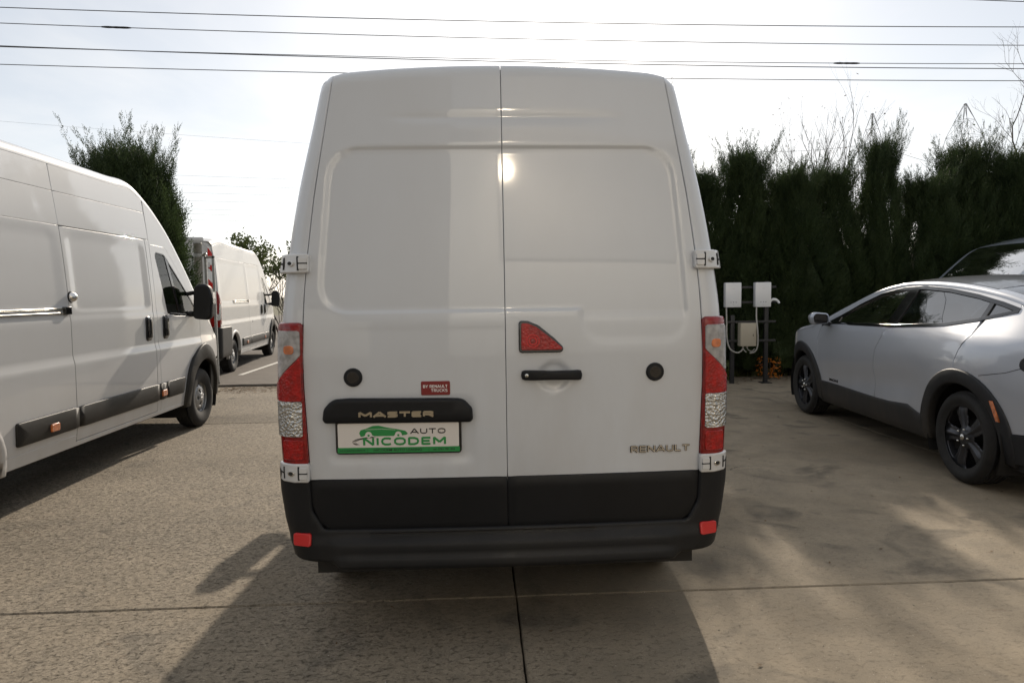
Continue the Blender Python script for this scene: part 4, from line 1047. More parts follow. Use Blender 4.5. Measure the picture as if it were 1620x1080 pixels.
    # handle
    hp = [(.072, 1.238, .012), (.342, 1.238, .012), (.344, 1.280, .012), (.070, 1.282, .012)]
    hd = MB()
    zc_ = 1.2615; rows = []
    for x, hh, dp in ((.068, .004, .012), (.072, .018, .020), (.085, .022, .026), (.12, .022, .034), (.20, .019, .044), (.28, .020, .038), (.325, .022, .028), (.338, .020, .022), (.343, .006, .012)):
        sec = rp([(-.004, -hh, .002), (dp, -hh, .008), (dp, hh, .008), (-.004, hh, .002)], 3)
        rows.append([(x, yr+.001-p[0], zc_-(x-.2)*.012+p[1]) for p in sec])
    hd.grid(np.array(rows), close_v=True); hd.add(rows[0], [tuple(range(len(rows[0])))]); hd.add(rows[-1], [tuple(range(len(rows[0])))])
    ho = hd.build('door_handle', PLASTIC, t)
    MB().lathe([(.001, .0), (.007, .0), (.009, .003)], (.092, yr-.0295, 1.263), 'y', 14).build('key_lock', STEEL, ho)
    # gutter end caps on the roof corners
    for sgn in (-1, 1):
        rbox('roof_end_cap', sgn*.635-.02, sgn*.635+.02, yr+.27, yr+.36, 2.655, 2.672, WHITE, t, .003)
    # exhaust, axle
    MB().tube([(-.80, 0, .36), (.80, 0, .36)], .05, 10).build('rear_axle', UNDER, t)
    MB().box(-.8, .8, yr+.1, yr+.5, .46, .56).build('spare_carrier', UNDER, t, smooth=False)
    return t

main_van()
ducato('long high-roof white van on the left with round chrome lock and front wheel showing', (-4.52, 4.77, 0), 0, WHITE2, ball=True)
ducato('distant white van with red and white striped tape on its rear corner, behind the gate', (-6.345, 15.17, 0), radians(5.77), WHITE3, ztop=2.80, zup=(2.43,), rear_tape=True)

# ------------------------------------------------------------------ the silver electric crossover
def crossover():
    t = empty('parked_car', (4.97, 5.36, 0), radians(-4.54), 'silver-blue electric crossover with black alloy wheels in the hedge shade', 'car')
    prof = [(-.80, .34), (-.87, .52), (-.90, .80), (-.90, 1.02), (-.84, 1.20), (-.70, 1.36), (-.52, 1.465), (-.25, 1.55), (.1, 1.615), (.55, 1.668), (1.0, 1.692), (1.45, 1.68), (1.85, 1.615), (2.25, 1.49), (2.6, 1.36), (2.90, 1.235), (3.2, 1.175), (3.55, 1.115), (3.9, 1.01), (4.10, .87), (4.20, .68), (4.21, .50), (4.14, .34)]
    W = [(.2, .90), (.32, .955), (.45, .98), (.62, .995), (.85, 1.005), (1.0, 1.0), (1.12, .985), (1.22, .955), (1.30, .915), (1.42, .85), (1.55, .785), (1.70, .70), (1.8, .64)]
    T = [(-1.0, .74), (-.88, .83), (-.7, .915), (-.4, .975), (0, 1.), (2.9, .995), (3.3, .985), (3.6, .95), (3.9, .865), (4.1, .755), (4.25, .63)]
    G = [(-1, .80), (-.6, .86), (-.2, .91), (.3, .955), (.9, .995), (1.3, 1.), (2.2, .985), (2.8, .95), (3.5, .9)]
    def relief(y, z):
        o = .022*np.exp(-((y-.0)/.55)**2)*np.exp(-((z-1.0)/.22)**2)       # haunch
        o = o+.020*np.exp(-((y-3.35)/.45)**2)*np.exp(-((z-.95)/.2)**2)
        o = o-.030*np.exp(-((z-(.62+.10*(1.9-y)))/.15)**2)*sstep(y, .35, .9)*(1-sstep(y, 2.4, 3.0))
        o = o+.010*sstep(z, 1.14, 1.17)*(1-sstep(z, 1.17, 1.24))
        return o
    B = Body(prof, W, T, r=.045, crown=.052, relief=relief, Wgreen=G)
    I = lambda y: B.idx(y)
    n = len(B.py)-1
    WB, zc, AR = 3.32, .385, .455
    belt = lambda y: float(interp(y, [(-.5, 1.45), (-.3, 1.435), (0, 1.36), (.4, 1.30), (1.2, 1.255), (2.4, 1.235), (2.9, 1.20)]))
    DLOtop = [(-.33, 1.445), (-.12, 1.495), (.2, 1.553), (.6, 1.606), (1.0, 1.632), (1.35, 1.622), (1.75, 1.558), (2.1, 1.445), (2.42, 1.31), (2.62, 1.235)]
    DLObot = [(2.62, 1.232), (2.0, 1.238), (1.2, 1.255), (.4, 1.305), (0.02, 1.36), (-.33, 1.44)]
    for sgn in (-1, 1):
        f = B.side(sgn)
        D = lambda name, poly, mat=SILVER, parent=t, **k: drape(name, poly, f, mat, parent, **{**dict(cell=.05, gap=.0055, roll=.002), **k})
        bl = lambda y0, y1, k=8: [(y, belt(y)-.012) for y in np.linspace(y0, y1, k)]
        # doors
        xr = sqrt(AR*AR-.05**2)
        cut = [(.03, .92), (.06, 1.0), (.02, 1.12), (-.05, 1.24), (-.09, 1.36)]       # rear edge of the rear door
        arr = [p for p in arc(0, zc, .56, 5, 88, 12)]
        D('rear_door', [(1.45, .50)]+[(1.45, .62), (1.46, .80), (1.42, 1.0), (1.30, 1.18), (1.27, belt(1.27)-.012)]+bl(1.2, -.03)+[(-.05, 1.24), (.02, 1.12), (.06, 1.0), (.05, .945)]+arr[::-1][1:-1]+[(.575, .47), (.80, .53), (1.15, .505)])
        D('front_door', [(1.45, .50), (1.45, .62), (1.46, .80), (1.42, 1.0), (1.30, 1.18), (1.27, belt(1.27)-.012)]+bl(1.35, 2.62)+[(2.80, 1.175), (2.84, 1.0), (2.82, .75), (2.80, .50)])
        # front wing
        a_in = arc(WB, zc, .56, 170, 0, 16)
        pn = [p for p in B.ins(I(2.8), n) if p[1] > .60]
        D('front_wing', [(2.80, .50), (2.82, .75), (2.84, 1.0), (2.80, 1.175), (2.62, belt(2.62)-.012)]+B.ins(I(2.62), I(2.8))[:-1]+pn+[(WB+.52, .60)]+[p for p in a_in[::-1] if p[1] > .62]+[(2.77, .50)][:0], gap=.003)
        # quarter panel, with the rear bumper skin
        pr = [p for p in B.ins(0, I(-.33)) if p[1] > .52]
        a2 = [p for p in arc(0, zc, .56, 90, 178, 14)]
        D('rear_quarter_panel', pr+[(-.33, 1.43)]+[(y, belt(y)-.012) for y in (-.25, -.15, -.07)]+[(-.05, 1.24), (.02, 1.12), (.06, 1.0), (.05, .945)]+a2+[(-.56, .52)])
        # roof rail strip above the glass
        top = B.ins(I(-.33), I(2.62))
        D('cant_rail', DLOtop[::-1]+[(p) for p in top if p[0] > -.33], cell=.06, gap=.001)
        # glass
        g1 = rp([(1.33, belt(1.33)+.012, .01), (1.23, 1.59, .02), (1.38, 1.59), (1.75, 1.525), (2.1, 1.415), (2.40, 1.29, .02), (2.46, 1.25, .02)])
        g2 = rp([(.0, 1.375, .02), (.03, 1.50, .02), (.2, 1.53), (.6, 1.578), (1.0, 1.602), (1.09, 1.602, .02), (1.17, belt(1.15)+.012, .02), (.4, 1.322)])
        g3 = rp([(-.06, 1.395, .02), (-.04, 1.49, .02), (-.14, 1.472), (-.27, 1.447, .01)])
        for g, mt in ((g1, GLASS), (g2, DARKGLASS), (g3, DARKGLASS)):
            D('side_window', g, mt, off=-.012, gap=-.012, depth=.004, cell=.08)
        def frame(o, g): return o+g
        D('window_surround', ribbon(DLOtop, .028), GLOSSBLK, cell=.2, off=.003, gap=0, depth=.02)
        D('belt_moulding', ribbon(DLObot, .026), GLOSSBLK, cell=.2, off=.005, gap=0, depth=.02)
        D('window_pillar', [(1.16, 1.26), (1.34, 1.26), (1.24, 1.61), (1.08, 1.61)], GLOSSBLK, off=.001, gap=0, depth=.02)
        D('window_pillar', ribbon([(-.02, 1.36), (-.01, 1.52)], .05), GLOSSBLK, off=.001, gap=0, depth=.02)
        D('window_pillar', [(2.40, 1.235), (2.64, 1.225), (2.40, 1.335)], GLOSSBLK, off=.0, gap=0, depth=.02)
        # cladding: sill and arches
        D('sill_cladding', [(.50, .27), (2.83, .25), (2.83, .33), (2.80, .50), (1.45, .49), (1.15, .495), (.80, .52), (.575, .46), (.50, .34)], CLAD, off=.012, depth=.05, roll=.015, gap=0, cell=.08)
        for wx, e0, e1 in ((0, .50, .56), (WB, .48, .535)):
            o = arc(wx, zc, .56, -12, 192, 28); i_ = arc(wx, zc, AR+.01, -12, 192, 28)
            D('wheel_arch_cladding', o+i_[::-1], CLAD, off=.02, depth=.07, roll=.014, gap=0, cell=.2)
        D('side_marker_lamp', [(-.475, .60), (-.445, .60), (-.385, .75), (-.415, .75)], AMBER, off=.028, depth=.02, gap=0, cell=.1)
        D('rear_bumper_side', [(-.545, .30), (-.75, .30)]+[p for p in B.ins(0, 20) if .30 < p[1] < .53]+[(-.80, .53), (-.55, .52)], CLAD, off=.012, depth=.04, gap=0, cell=.08)
        D('front_bumper_side', [(WB+.50, .30)]+[p for p in B.ins(I(3.9), n) if p[1] <= .60]+[(WB+.52, .60)], CLAD, off=.006, depth=.04, gap=0, cell=.08)
        D('rear_reflector', rp([(-.80, .535, .01), (-.66, .545, .02), (-.70, .60, .01), (-.80, .60, .01)]), REDLENS, off=.012, depth=.02, gap=0)
        cx_, cz_ = -.66, 1.06
        D('filler_flap' if sgn < 0 else 'flap', [(cx_+.052*cos(q), cz_+.052*sin(q)) for q in np.linspace(0, 2*pi, 20, endpoint=False)], GLOSSBLK, off=.004, depth=.02, gap=0)
        D('bumper_seam', ribbon([(-.25, .93), (-.50, .98), (-.72, 1.06)], .004), SEAL, off=.0012, depth=.003, gap=0, roll=.0005, cell=.2)
        for wx in (0, WB):
            x = float(B.w(np.array([float(wx)]), np.array([.6]))[0])
            well(t, sgn*(x-.02), wx, zc, .49, sgn, .5)
            wheel(t, sgn*.855, wx, zc, .385, .278, .25, sgn, 'alloy')
        # mirror
        x = float(B.w(np.array([2.55]), np.array([1.22]))[0])
        rows = []
        P_ = rp([(.0, -.055, .03), (.19, -.075, .05), (.215, .03, .05), (.18, .085, .05), (.0, .07, .04)], 5)
        for yy, k in ((-.08, .80), (-.07, .95), (-.02, 1.), (.05, .9), (.10, .65), (.12, .35)):
            rows.append([(sgn*(x+.06+.1+(p[0]-.1)*k), 2.56+yy, 1.275+p[1]*k) for p in P_])
        m = MB().grid(np.array(rows), close_v=True); m.add(rows[-1], [tuple(range(len(P_)))])
        mo = m.build('mirror', SILVER2, t)
        MB().add([(q[0], q[1]+.008, q[2]) for q in rows[0]], [tuple(range(len(P_)))]).build('mirror_glass', GLOSSBLK, mo, smooth=False)
        MB().tube([(sgn*(x-.06), 2.60, 1.20), (sgn*(x+.10), 2.57, 1.225)], .03, 8).build('mirror_arm', GLOSSBLK, mo)
        # door lettering
        o = text_mesh('badge_lettering', 'MACH-E', .042, GLOSSBLK, t, Matrix.Identity(4), .001, .002, 1.45, spacing=1.0)
        for v in o.data.vertices:
            px, pz = v.co.x, v.co.y
            q = f(np.array([[2.45+sgn*px, .545+pz]]), np.array([.003]))[0]; v.co = q
    i0 = 0
    ib = next(i for i in range(len(B.py)) if B.pz[i] > .60)
    ih = next(i for i in range(len(B.py)) if B.pz[i] > 1.12)
    B.top('rear_bumper', 0, ib, CLAD, t)
    B.top('tailgate', ib, ih, SILVER, t)
    ig = I(-.30); ir = I(.05); iwt = I(1.75); iwc = I(2.80)
    B.top('spoiler', ig, ir, GLOSSBLK, t, arcs=False, q=.99)
    pillar_strips(B, ih, iwc, SILVER, t, .955)
    B.top('rear_window', ih, ig, DARKGLASS, t, q=.93, arcs=False)
    B.top('roof_panel', ir, iwt, ROOFBLK, t, q=.985, arcs=False, off=.003)
    B.top('windscreen', iwt, iwc, GLASS, t, q=.93, arcs=False)
    inose = next(i for i in range(iwc, len(B.py)) if B.pz[i] < .80)
    B.top('bonnet', iwc, inose, SILVER, t)
    B.top('front_bumper', inose, n, CLAD, t)
    for sgn in (-1, 1):
        drape('headlight', rp([(sgn*.40, .80, .01), (sgn*.72, .82, .02), (sgn*.70, .90, .02), (sgn*.42, .88, .02)]), lambda uv, off: np.stack([uv[:, 0], 4.13-.35*(np.abs(uv[:, 0])-.3)+off, uv[:, 1]], 1), CLEARLENS, t, cell=.1)
        drape('tail_lamp', rp([(sgn*.45, .98, .01), (sgn*.72, .98, .02), (sgn*.70, 1.10, .02), (sgn*.50, 1.12, .02)]), lambda uv, off: np.stack([uv[:, 0], -.935+.35*np.maximum(np.abs(uv[:, 0])-.45, 0)-off, uv[:, 1]], 1), DEEPRED, t, cell=.1)
    MB().box(-.88, .88, -.7, 4.0, .24, .32).build('underbody', UNDER, t, smooth=False)
    MB().box(-.80, .80, -.55, 2.7, .32, .45).build('cabin_floor', INTER, t, smooth=False)
    rbox('dashboard', -.78, .78, 2.35, 2.85, .75, 1.14, INTER, t, .06)
    rbox('parcel_shelf', -.70, .70, -.6, .15, 1.0, 1.05, INTER, t, .01)
    for sx in (-.40, .40): seat(t, sx, 1.55, .55, .50)
    for sx in (-.42, .42): seat(t, sx, .55, .58, .52)
    P = [(-.40+.185*cos(q), 2.18+.185*sin(q)*.35, 1.05+.185*sin(q)*.93) for q in np.linspace(0, 2*pi, 24)]
    MB().tube(P, .016, 8, cap=False).build('steering_wheel', INTER, t)
    return t
crossover()
ducato('tall silver van beyond the crossover with only its windscreen corner and roof edge in sight', (12.1, 11.0, 0), radians(91), SILVER2, ztop=2.50, zup=(2.26,), rail=False, mirrors=False)

# ------------------------------------------------------------------ ground
def lump(n, amp, seed):
    r = np.random.RandomState(seed); v = np.cumsum(r.randn(n)); v = v-np.linspace(v[0], v[-1], n); return amp*v/max(1e-6, np.abs(v).max())
MB().add([(-900, -900, -.10), (900, -900, -.10), (900, 1200, -.10), (-900, 1200, -.10)], [(0, 1, 2, 3)]).build('terrain', EARTH, kind='structure', smooth=False)
yard = MB().add([(-26.4, -17.8, -.05), (21.6, -17.8, -.05), (21.6, 12.62, -.05), (-26.4, 12.62, -.05)], [(0, 1, 2, 3)]).build('concrete_yard', JOINTM, kind='structure', smooth=False)
XJ = [-21.2, -16.9, -12.6, -8.35, -4.1, .176, 4.5, 8.8, 13.1, 17.4, 21.6]; YJ = [-17.8, -12.47, -7.12, -1.77, 3.575, 8.925, 12.62]
def slab(x0, x1, y0, y1, seed):
    """one cast slab: ragged arrises, worn round edge"""
    r = np.random.RandomState(seed); g = .0016
    near = (x1 > -5 and x0 < 6 and y1 > 0)
    n = 90 if near else 14
    def side(p, q, s):
        t = np.linspace(0, 1, n, endpoint=False); P = np.outer(1-t, p)+np.outer(t, q)
        d = np.array(q)-np.array(p); d = d/np.linalg.norm(d); nrm = np.array([-d[1], d[0]])
        w = lump(n, .002, s)+np.abs(r.randn(n))*.0011*(1 if near else 0)
        ch = (r.rand(n) < .05)*r.rand(n)*.006*(1 if near else 0)
        return P+nrm*((g+np.abs(w)+ch)*np.minimum(1, np.minimum(t, 1-t)*60+.0))[:, None]
    c = [(x0+g, y0+g), (x1-g, y0+g), (x1-g, y1-g), (x0+g, y1-g)]
    ring = np.vstack([side(c[i], c[(i+1) % 4], seed*7+i) for i in range(4)])
    m = len(ring); cen = ring.mean(0)
    ins = ring+(cen-ring)/np.linalg.norm(cen-ring, axis=1)[:, None]*.009
    V = [(x, y, 0.) for x, y in ins]+[(x, y, -.006) for x, y in ring]+[(x, y, -.06) for x, y in ring]
    F = [tuple(range(m))]
    for i in range(m):
        j = (i+1) % m; F += [(i, m+i, m+j, j), (m+i, 2*m+i, 2*m+j, m+j)]
    return mesh_obj('slab', V, F, CONCRETE, yard, smooth=False)
k = 0
for i in range(len(XJ)-1):
    for j in range(len(YJ)-1):
        k += 1; slab(XJ[i], XJ[i+1], YJ[j], YJ[j+1], 100+k)
MB().box(-60, 2.9, 12.66, 60, -.08, .015).build('asphalt_lot', ASPHALT, kind='structure', smooth=False)
kb = MB()
pts = [(x, 12.60+.012*math.sin(x*7)+.01*math.sin(x*17)) for x in np.linspace(-26, 2.9, 240)]
rows = [[(x, y, -.04), (x, y, .028), (x, y+.02, .040), (x, y+.09, .040), (x, y+.11, .012)] for x, y in pts]
kb.grid(np.array(rows)).build('kerb', ASPHALT, kind='structure')
MB().box(2.9, 22, 12.62, 60, -.09, -.03).build('verge', EARTH, kind='structure', smooth=False)
for n_, (x0, y0, x1, y1) in enumerate([(-5.02, 14.35, -5.0, 18.2), (-9.4, 14.2, -9.5, 19.0), (-2.2, 14.35, -2.1, 19)]):
    MB().add([(x0, y0, .0195), (x0+.11, y0, .0195), (x1+.11, y1, .0195), (x1, y1, .0195)], [(0, 1, 2, 3)]).build('parking_line', LINEPAINT, kind='structure', smooth=False)

# ------------------------------------------------------------------ vegetation
def sprays(pos, dirs, L, K=11, wid=.016, seed=1, droop=.0, spread=.55):
    """many feathery shoots: narrow blades set alternately along a curved axis"""
    r = np.random.RandomState(seed); N = len(pos)
    d = dirs/np.linalg.norm(dirs, axis=1)[:, None]
    rnd = r.randn(N, 3); s = np.cross(d, rnd); s /= np.linalg.norm(s, axis=1)[:, None]; nn = np.cross(s, d)
    up = np.array([0, 0, 1.])
    V = []; 
    for k in range(K):
        t = (k+.3)/K
        base = pos+d*(L*t)[:, None]+up*(L*t*t*.35)[:, None]
        sg = 1 if k % 2 else -1
        last = k == K-1
        ax = d+up*.7*t; ax /= np.linalg.norm(ax, axis=1)[:, None]
        ll = L*(.42*(1-t*.72))*(r.rand(N)*.5+.75)
        if last: bd = ax
        else:
            bd = ax*.75+s*sg*spread*(1 if k % 4 < 2 else .5)+nn*(r.randn(N)*.28)[:, None]; bd /= np.linalg.norm(bd, axis=1)[:, None]
        wv = np.cross(bd, nn); wv /= np.linalg.norm(wv, axis=1)[:, None]+1e-6
        w = wid*(1-t*.4)*(r.rand(N)*.6+.7)
        a = base; m = base+bd*(ll*.45)[:, None]; e = base+bd*ll[:, None]+up*(ll*.12)[:, None]
        V.append(np.stack([a, m+wv*w[:, None], e, m-wv*w[:, None]], 1))
    V = np.concatenate(V, 0).reshape(-1, 3)
    F = np.arange(len(V)).reshape(-1, 4)
    return V, F
def crown_mesh(name, R0, H_, N, seed, zb=.15, tip=.25, core=.74, L0=.32, tp=.42):
    r = np.random.RandomState(seed)
    prof = lambda h: R0*np.where(h < .12, .75+h*2.1, 1.)*np.where(h > tp, np.clip(1-(np.maximum(h-tp, 0)/(1.02-tp))**1.7, 0.03, 1), 1.)
    h = r.rand(N)**.85; th = r.rand(N)*2*pi
    lob = 1+.16*np.sin(3*th+seed+h*5)+.10*np.sin(7*th+h*13)+.07*np.sin(11*th-h*21)
    R = prof(h)*lob*(.72+.33*r.rand(N)**.6)
    z = zb+h*(H_-zb-tip)+r.randn(N)*.05
    pos = np.stack([R*np.cos(th), R*np.sin(th), z], 1)
    out = np.stack([np.cos(th), np.sin(th), .75+1.3*h**3+.2*r.randn(N)], 1)+r.randn(N, 3)*.22
    L = L0*(.65+.6*r.rand(N))*(.8+.4*h)
    V, F = sprays(pos, out, L, K=13, wid=.0085, seed=seed, spread=.8)
    # leaders standing above the clipped top
    M = max(20, int(N*.013)); th = r.rand(M)*2*pi; q = np.sqrt(r.rand(M))*R0*(.75 if tp > .6 else .55)
    p2 = np.stack([q*np.cos(th), q*np.sin(th), H_-tip-.35+r.rand(M)*.2-.25*(q/R0)**2], 1)
    d2 = np.stack([np.cos(th)*.40, np.sin(th)*.40, np.ones(M)], 1)+r.randn(M, 3)*.16; d2 /= np.linalg.norm(d2, axis=1)[:, None]
    LL = .36+.62*r.rand(M)**2.2; PP, DD, L3 = [], [], []
    for k in range(30):      # each leader is a plume of small fronds
        t = k/29.; a = r.rand(M)*2*pi
        rad = np.stack([np.cos(a), np.sin(a), .1*np.ones(M)], 1)
        PP.append(p2+d2*(LL*t)[:, None]+rad*.01+np.array([0, 0, .10])*t*t); DD.append(d2*.9+rad*(.95-.5*t)); L3.append((.20*(1-t*.72)+.015)*(.7+.6*r.rand(M)))
    V2, F2 = sprays(np.vstack(PP), np.vstack(DD), np.concatenate(L3), K=8, wid=.0065, seed=seed+5, spread=.7)
    # opaque lumpy heart
    nz, nt = 26, 28; C = []
    for i in range(nz):
        hh = i/(nz-1); rr = float(prof(np.array(hh)))*core*(1-.45*float(sstep(np.array(hh), .45, .95)))
        if i in (0, nz-1): rr = .01
        C.append([((rr*(1+.16*sin(3*a+seed+hh*5)+.09*sin(8*a+hh*17)))*cos(a), (rr*(1+.16*sin(3*a+seed+hh*5)+.09*sin(8*a+hh*17)))*sin(a), (zb-.12)*(1-hh)+hh*(H_-tip-.20)+.05*sin(a*4+i)) for a in np.linspace(0, 2*pi, nt, endpoint=False)])
    c = MB().grid(np.array(C), close_v=True)
    n1, n2 = len(V), len(V)+len(V2)
    VV = np.vstack([V, V2, np.array(c.V)])
    me = bpy.data.meshes.new(name)
    me.from_pydata(VV.tolist(), [], F.tolist()+(F2+n1).tolist()+[tuple(i+n2 for i in f) for f in c.F]); me.update()
    me.materials.append(CYPRESS)
    return me
def trunk_mesh(h, r0, seed=0):
    r = random.Random(seed)
    mb = MB().tube([(r.uniform(-.03, .03)*k, r.uniform(-.03, .03)*k, -.1+h*k/6) for k in range(7)], [r0*(1-.1*k) for k in range(7)], 8)
    me = bpy.data.meshes.new('trunk'); me.from_pydata(mb.V, [], mb.F); me.update(); me.materials.append(BARK); me.shade_smooth(); return me
CR = [crown_mesh('crown', .66, 4.35, 5600, 3, tip=.50, L0=.23), crown_mesh('crown', .60, 4.50, 5200, 8, tip=.55, L0=.23), crown_mesh('crown', .70, 4.18, 6000, 15, tip=.42, L0=.23)]
TR_ = trunk_mesh(3.2, .07)
TX = [(1.75, .98), (2.6, 1.0), (3.45, .97), (4.3, .965), (5.12, .99), (5.98, .945), (6.82, .975), (7.72, 1.0), (8.66, .965), (9.45, 1.02), (10.2, .99), (11.0, 1.0), (11.6, .98), (12.5, 1.02), (13.4, 1.0), (14.4, .98), (15.4, 1.02), (16.4, 1.)]
PLACE = ['hidden behind the white van'] * 3
notes = {3: 'first cypress showing beside the right edge of the white van', 4: 'cypress right behind the two wall chargers', 5: 'cypress behind the nose of the silver crossover',
         6: 'cypress behind the door mirror of the silver crossover', 7: 'cypress below the left pylon, just before the gap in the hedge top', 8: 'cypress rising from the gap in the hedge top',
         9: 'cypress left of the second pylon, above the crossover roof', 10: 'cypress standing in front of the right pylon', 11: 'cypress at the right picture edge above the silver van'}
for i, (x, s_) in enumerate(TX):
    s_ *= 1+.045*sin(i*3.7+.6)
    e = empty('cypress_tree', (x, 12.95+.12*sin(i*2.3), 0), i*1.7, notes.get(i, {0: 'cypress hidden by the white van, outermost of the hedge at its left end', 1: 'cypress hidden by the white van, second from the hedge end', 2: 'cypress mostly behind the white van right edge'}.get(i, 'cypress at hedge place %s past the right picture edge' % ['one', 'two', 'three', 'four', 'five', 'six'][(i-12) % 6])), 'tree', 'cypress trees forming the dark hedge')
    e.scale = (.74, .74, s_) if i == 7 else (1, 1, s_)
    for nm, me in (('crown', CR[i % 3]), ('trunk', TR_)):
        o = bpy.data.objects.new(nm, me); link(o, e)
big = empty('conifer_tree', (-5.30, 10.72, 0), .7, 'broad dark conifer rising behind the long white van by the gate post', 'tree')
link(bpy.data.objects.new('crown', crown_mesh('crown', .69, 4.06, 9500, 21, tip=.50, core=.8, L0=.25, tp=.74)), big)
link(bpy.data.objects.new('trunk', trunk_mesh(3, .12, 4)), big)

def bare_tree(name, loc, h, label, cat='tree', seed=1, stems=1, spread=.35, levels=5, r0=.09, leaves=0, group=None, leafmat=LEAF, lsize=.05, sides=4):
    r = random.Random(seed); e = empty(name, loc, 0, label, cat, group)
    tk = MB(); br = MB(); tips = []
    def grow(p, d, L, rad, lv):
        n = 5; pts = [p]; 
        for k in range(n):
            d = (d+Vector((r.gauss(0, .11), r.gauss(0, .11), r.gauss(.04, .07)))).normalized(); p = p+d*L/n; pts.append(p)
        (tk if lv == 0 else br).tube(pts, [rad*(1-.5*k/n) for k in range(n+1)], 8 if lv == 0 else sides, cap=False)
        tips.append((pts[-1], d, lv)); 
        if lv >= levels: return
        for q in range(r.choice((2, 3, 3, 4)) if lv else 5):
            k = r.randint(2, n); a = Vector((r.gauss(0, 1), r.gauss(0, 1), r.gauss(0, .6))); a = (a-d*a.dot(d)).normalized()
            nd = (d+a*r.uniform(.45, 1.0)*(spread*2)+Vector((0, 0, .18))).normalized()
            grow(pts[k], nd, L*r.uniform(.52, .74), rad*r.uniform(.42, .6), lv+1)
    for s_ in range(stems):
        a = 2*pi*s_/max(stems, 1)+r.random()
        d = Vector((cos(a)*spread*.5, sin(a)*spread*.5, 1)).normalized() if stems > 1 else Vector((0, 0, 1))
        grow(Vector((cos(a)*.15*(stems > 1), sin(a)*.15*(stems > 1), -.1)), d, h*.42, r0, 0)
    tk.build('trunk', BARK, e); br.build('branches', TWIG, e, kind='stuff')
    if leaves:
        V, F = [], []
        T = [t for t in tips if t[2] >= levels-1]
        for _ in range(leaves):
            p, d, lv = r.choice(T); p = p+Vector((r.gauss(0, .16), r.gauss(0, .16), r.gauss(0, .16)))
            a = Vector((r.gauss(0, 1), r.gauss(0, 1), r.gauss(0, 1))).normalized(); b_ = a.orthogonal().normalized(); s_ = lsize*r.uniform(.6, 1.4)
            n = len(V); V += [tuple(p+a*s_), tuple(p+b_*s_*.45), tuple(p-a*s_), tuple(p-b_*s_*.45)]; F.append((n, n+1, n+2, n+3))
        mesh_obj('foliage', V, F, leafmat, e, smooth=False)
    return e
bare_tree('bare_tree', (16.3, 20, 0), 10.8, 'leafless tree reaching in from the right picture edge', seed=6, levels=6, r0=.11, spread=.46, sides=3)
bare_tree('bare_shrub', (8.3, 16.6, 0), 6.7, 'leafless twiggy shrub poking above the hedge, tallest clump', 'shrub', seed=12, stems=5, levels=4, r0=.035, spread=.20, leaves=260, leafmat=DRYLEAF, lsize=.03, sides=3)
bare_tree('bare_shrub', (7.1, 16.2, 0), 6.0, 'thin leafless shrub above the hedge next to the white van', 'shrub', seed=22, stems=4, levels=4, r0=.03, spread=.20, leaves=200, leafmat=DRYLEAF, lsize=.03, sides=3)
bare_tree('bare_shrub', (13.2, 16.8, 0), 6.2, 'tangled shrub standing behind the hedge under the right pylon', 'shrub', seed=31, stems=5, levels=4, r0=.035, spread=.3, leaves=900, lsize=.04, sides=3)
bare_tree('bare_shrub', (15.2, 16.6, 0), 6.2, 'twiggy shrub behind the hedge at the right picture edge', 'shrub', seed=37, stems=5, levels=4, r0=.035, spread=.3, leaves=900, lsize=.04, sides=3)
for i, (x, y, sz, lb) in enumerate(((1.9, 16.3, 1.50, 'unseen cypress added behind the white van to cast shade, left one'), (3.05, 16.6, 1.46, 'unseen cypress added behind the white van to cast shade, middle one'), (4.05, 16.3, 1.50, 'unseen cypress added behind the right half of the white van to cast shade'))):
    e = empty('cypress_tree', (x, y, 0), i*2.1+.4, lb, 'tree', 'unseen cypresses added behind the hedge to shade the yard'); e.scale = (.85, .85, sz)
    link(bpy.data.objects.new('crown', CR[i]), e); link(bpy.data.objects.new('trunk', TR_), e)  # hidden trees added to streak the right foreground with shade
bare_tree('birch_tree', (-10.4, 30, 0), 4.6, 'young thin-leaved tree above the roof of the distant white van', seed=42, levels=4, r0=.07, spread=.5, leaves=2600, lsize=.085)
bare_tree('birch_tree', (-8.6, 31.5, 0), 4.9, 'young tree with sparse leaves over the cab of the distant van', seed=45, levels=4, r0=.07, spread=.4, leaves=1500, lsize=.085)
bare_tree('bare_shrub', (-7.6, 27, 0), 3.3, 'leafless shrub between the distant van and the big white van', 'shrub', seed=51, stems=5, levels=4, r0=.03, spread=.35, sides=3)
bare_tree('bare_shrub', (-12.6, 31, 0), 4.4, 'small pale shrub just above the distant van roof beside the conifer', 'shrub', seed=57, stems=4, levels=4, r0=.03, spread=.3, leaves=500, lsize=.06, sides=3)

# low growth and fallen leaves at the hedge foot
def scatter(name, n, fx, mat, size, kind='stuff', up=False, seed=1):
    r = random.Random(seed); V, F = [], []
    for _ in range(n):
        x, y = fx(r); s_ = size*r.uniform(.5, 1.4); a = r.uniform(0, 2*pi); dx, dy = cos(a)*s_, sin(a)*s_; k = len(V); z = .004
        if up:
            tx, ty = r.gauss(0, .4)*s_, r.gauss(0, .4)*s_; V += [(x-dy*.06, y+dx*.06, -.03), (x+dy*.06, y-dx*.06, -.03), (x+tx, y+ty, s_)]; F.append((k, k+1, k+2))
        else:
            zt = r.uniform(.3, 1.)*s_*.5
            V += [(x-dx, y-dy, z), (x+dy*.5, y-dx*.5, z+zt*.3), (x+dx, y+dy, z+zt), (x-dy*.5, y+dx*.5, z+zt*.6)]; F.append((k, k+1, k+2, k+3))
    return mesh_obj(name, V, F, mat, None, smooth=False, kind=kind)
scatter('grass', 9000, lambda r: (r.uniform(2.9, 16), 12.66+abs(r.gauss(0, .5))), GRASSM, .16, up=True, seed=2)
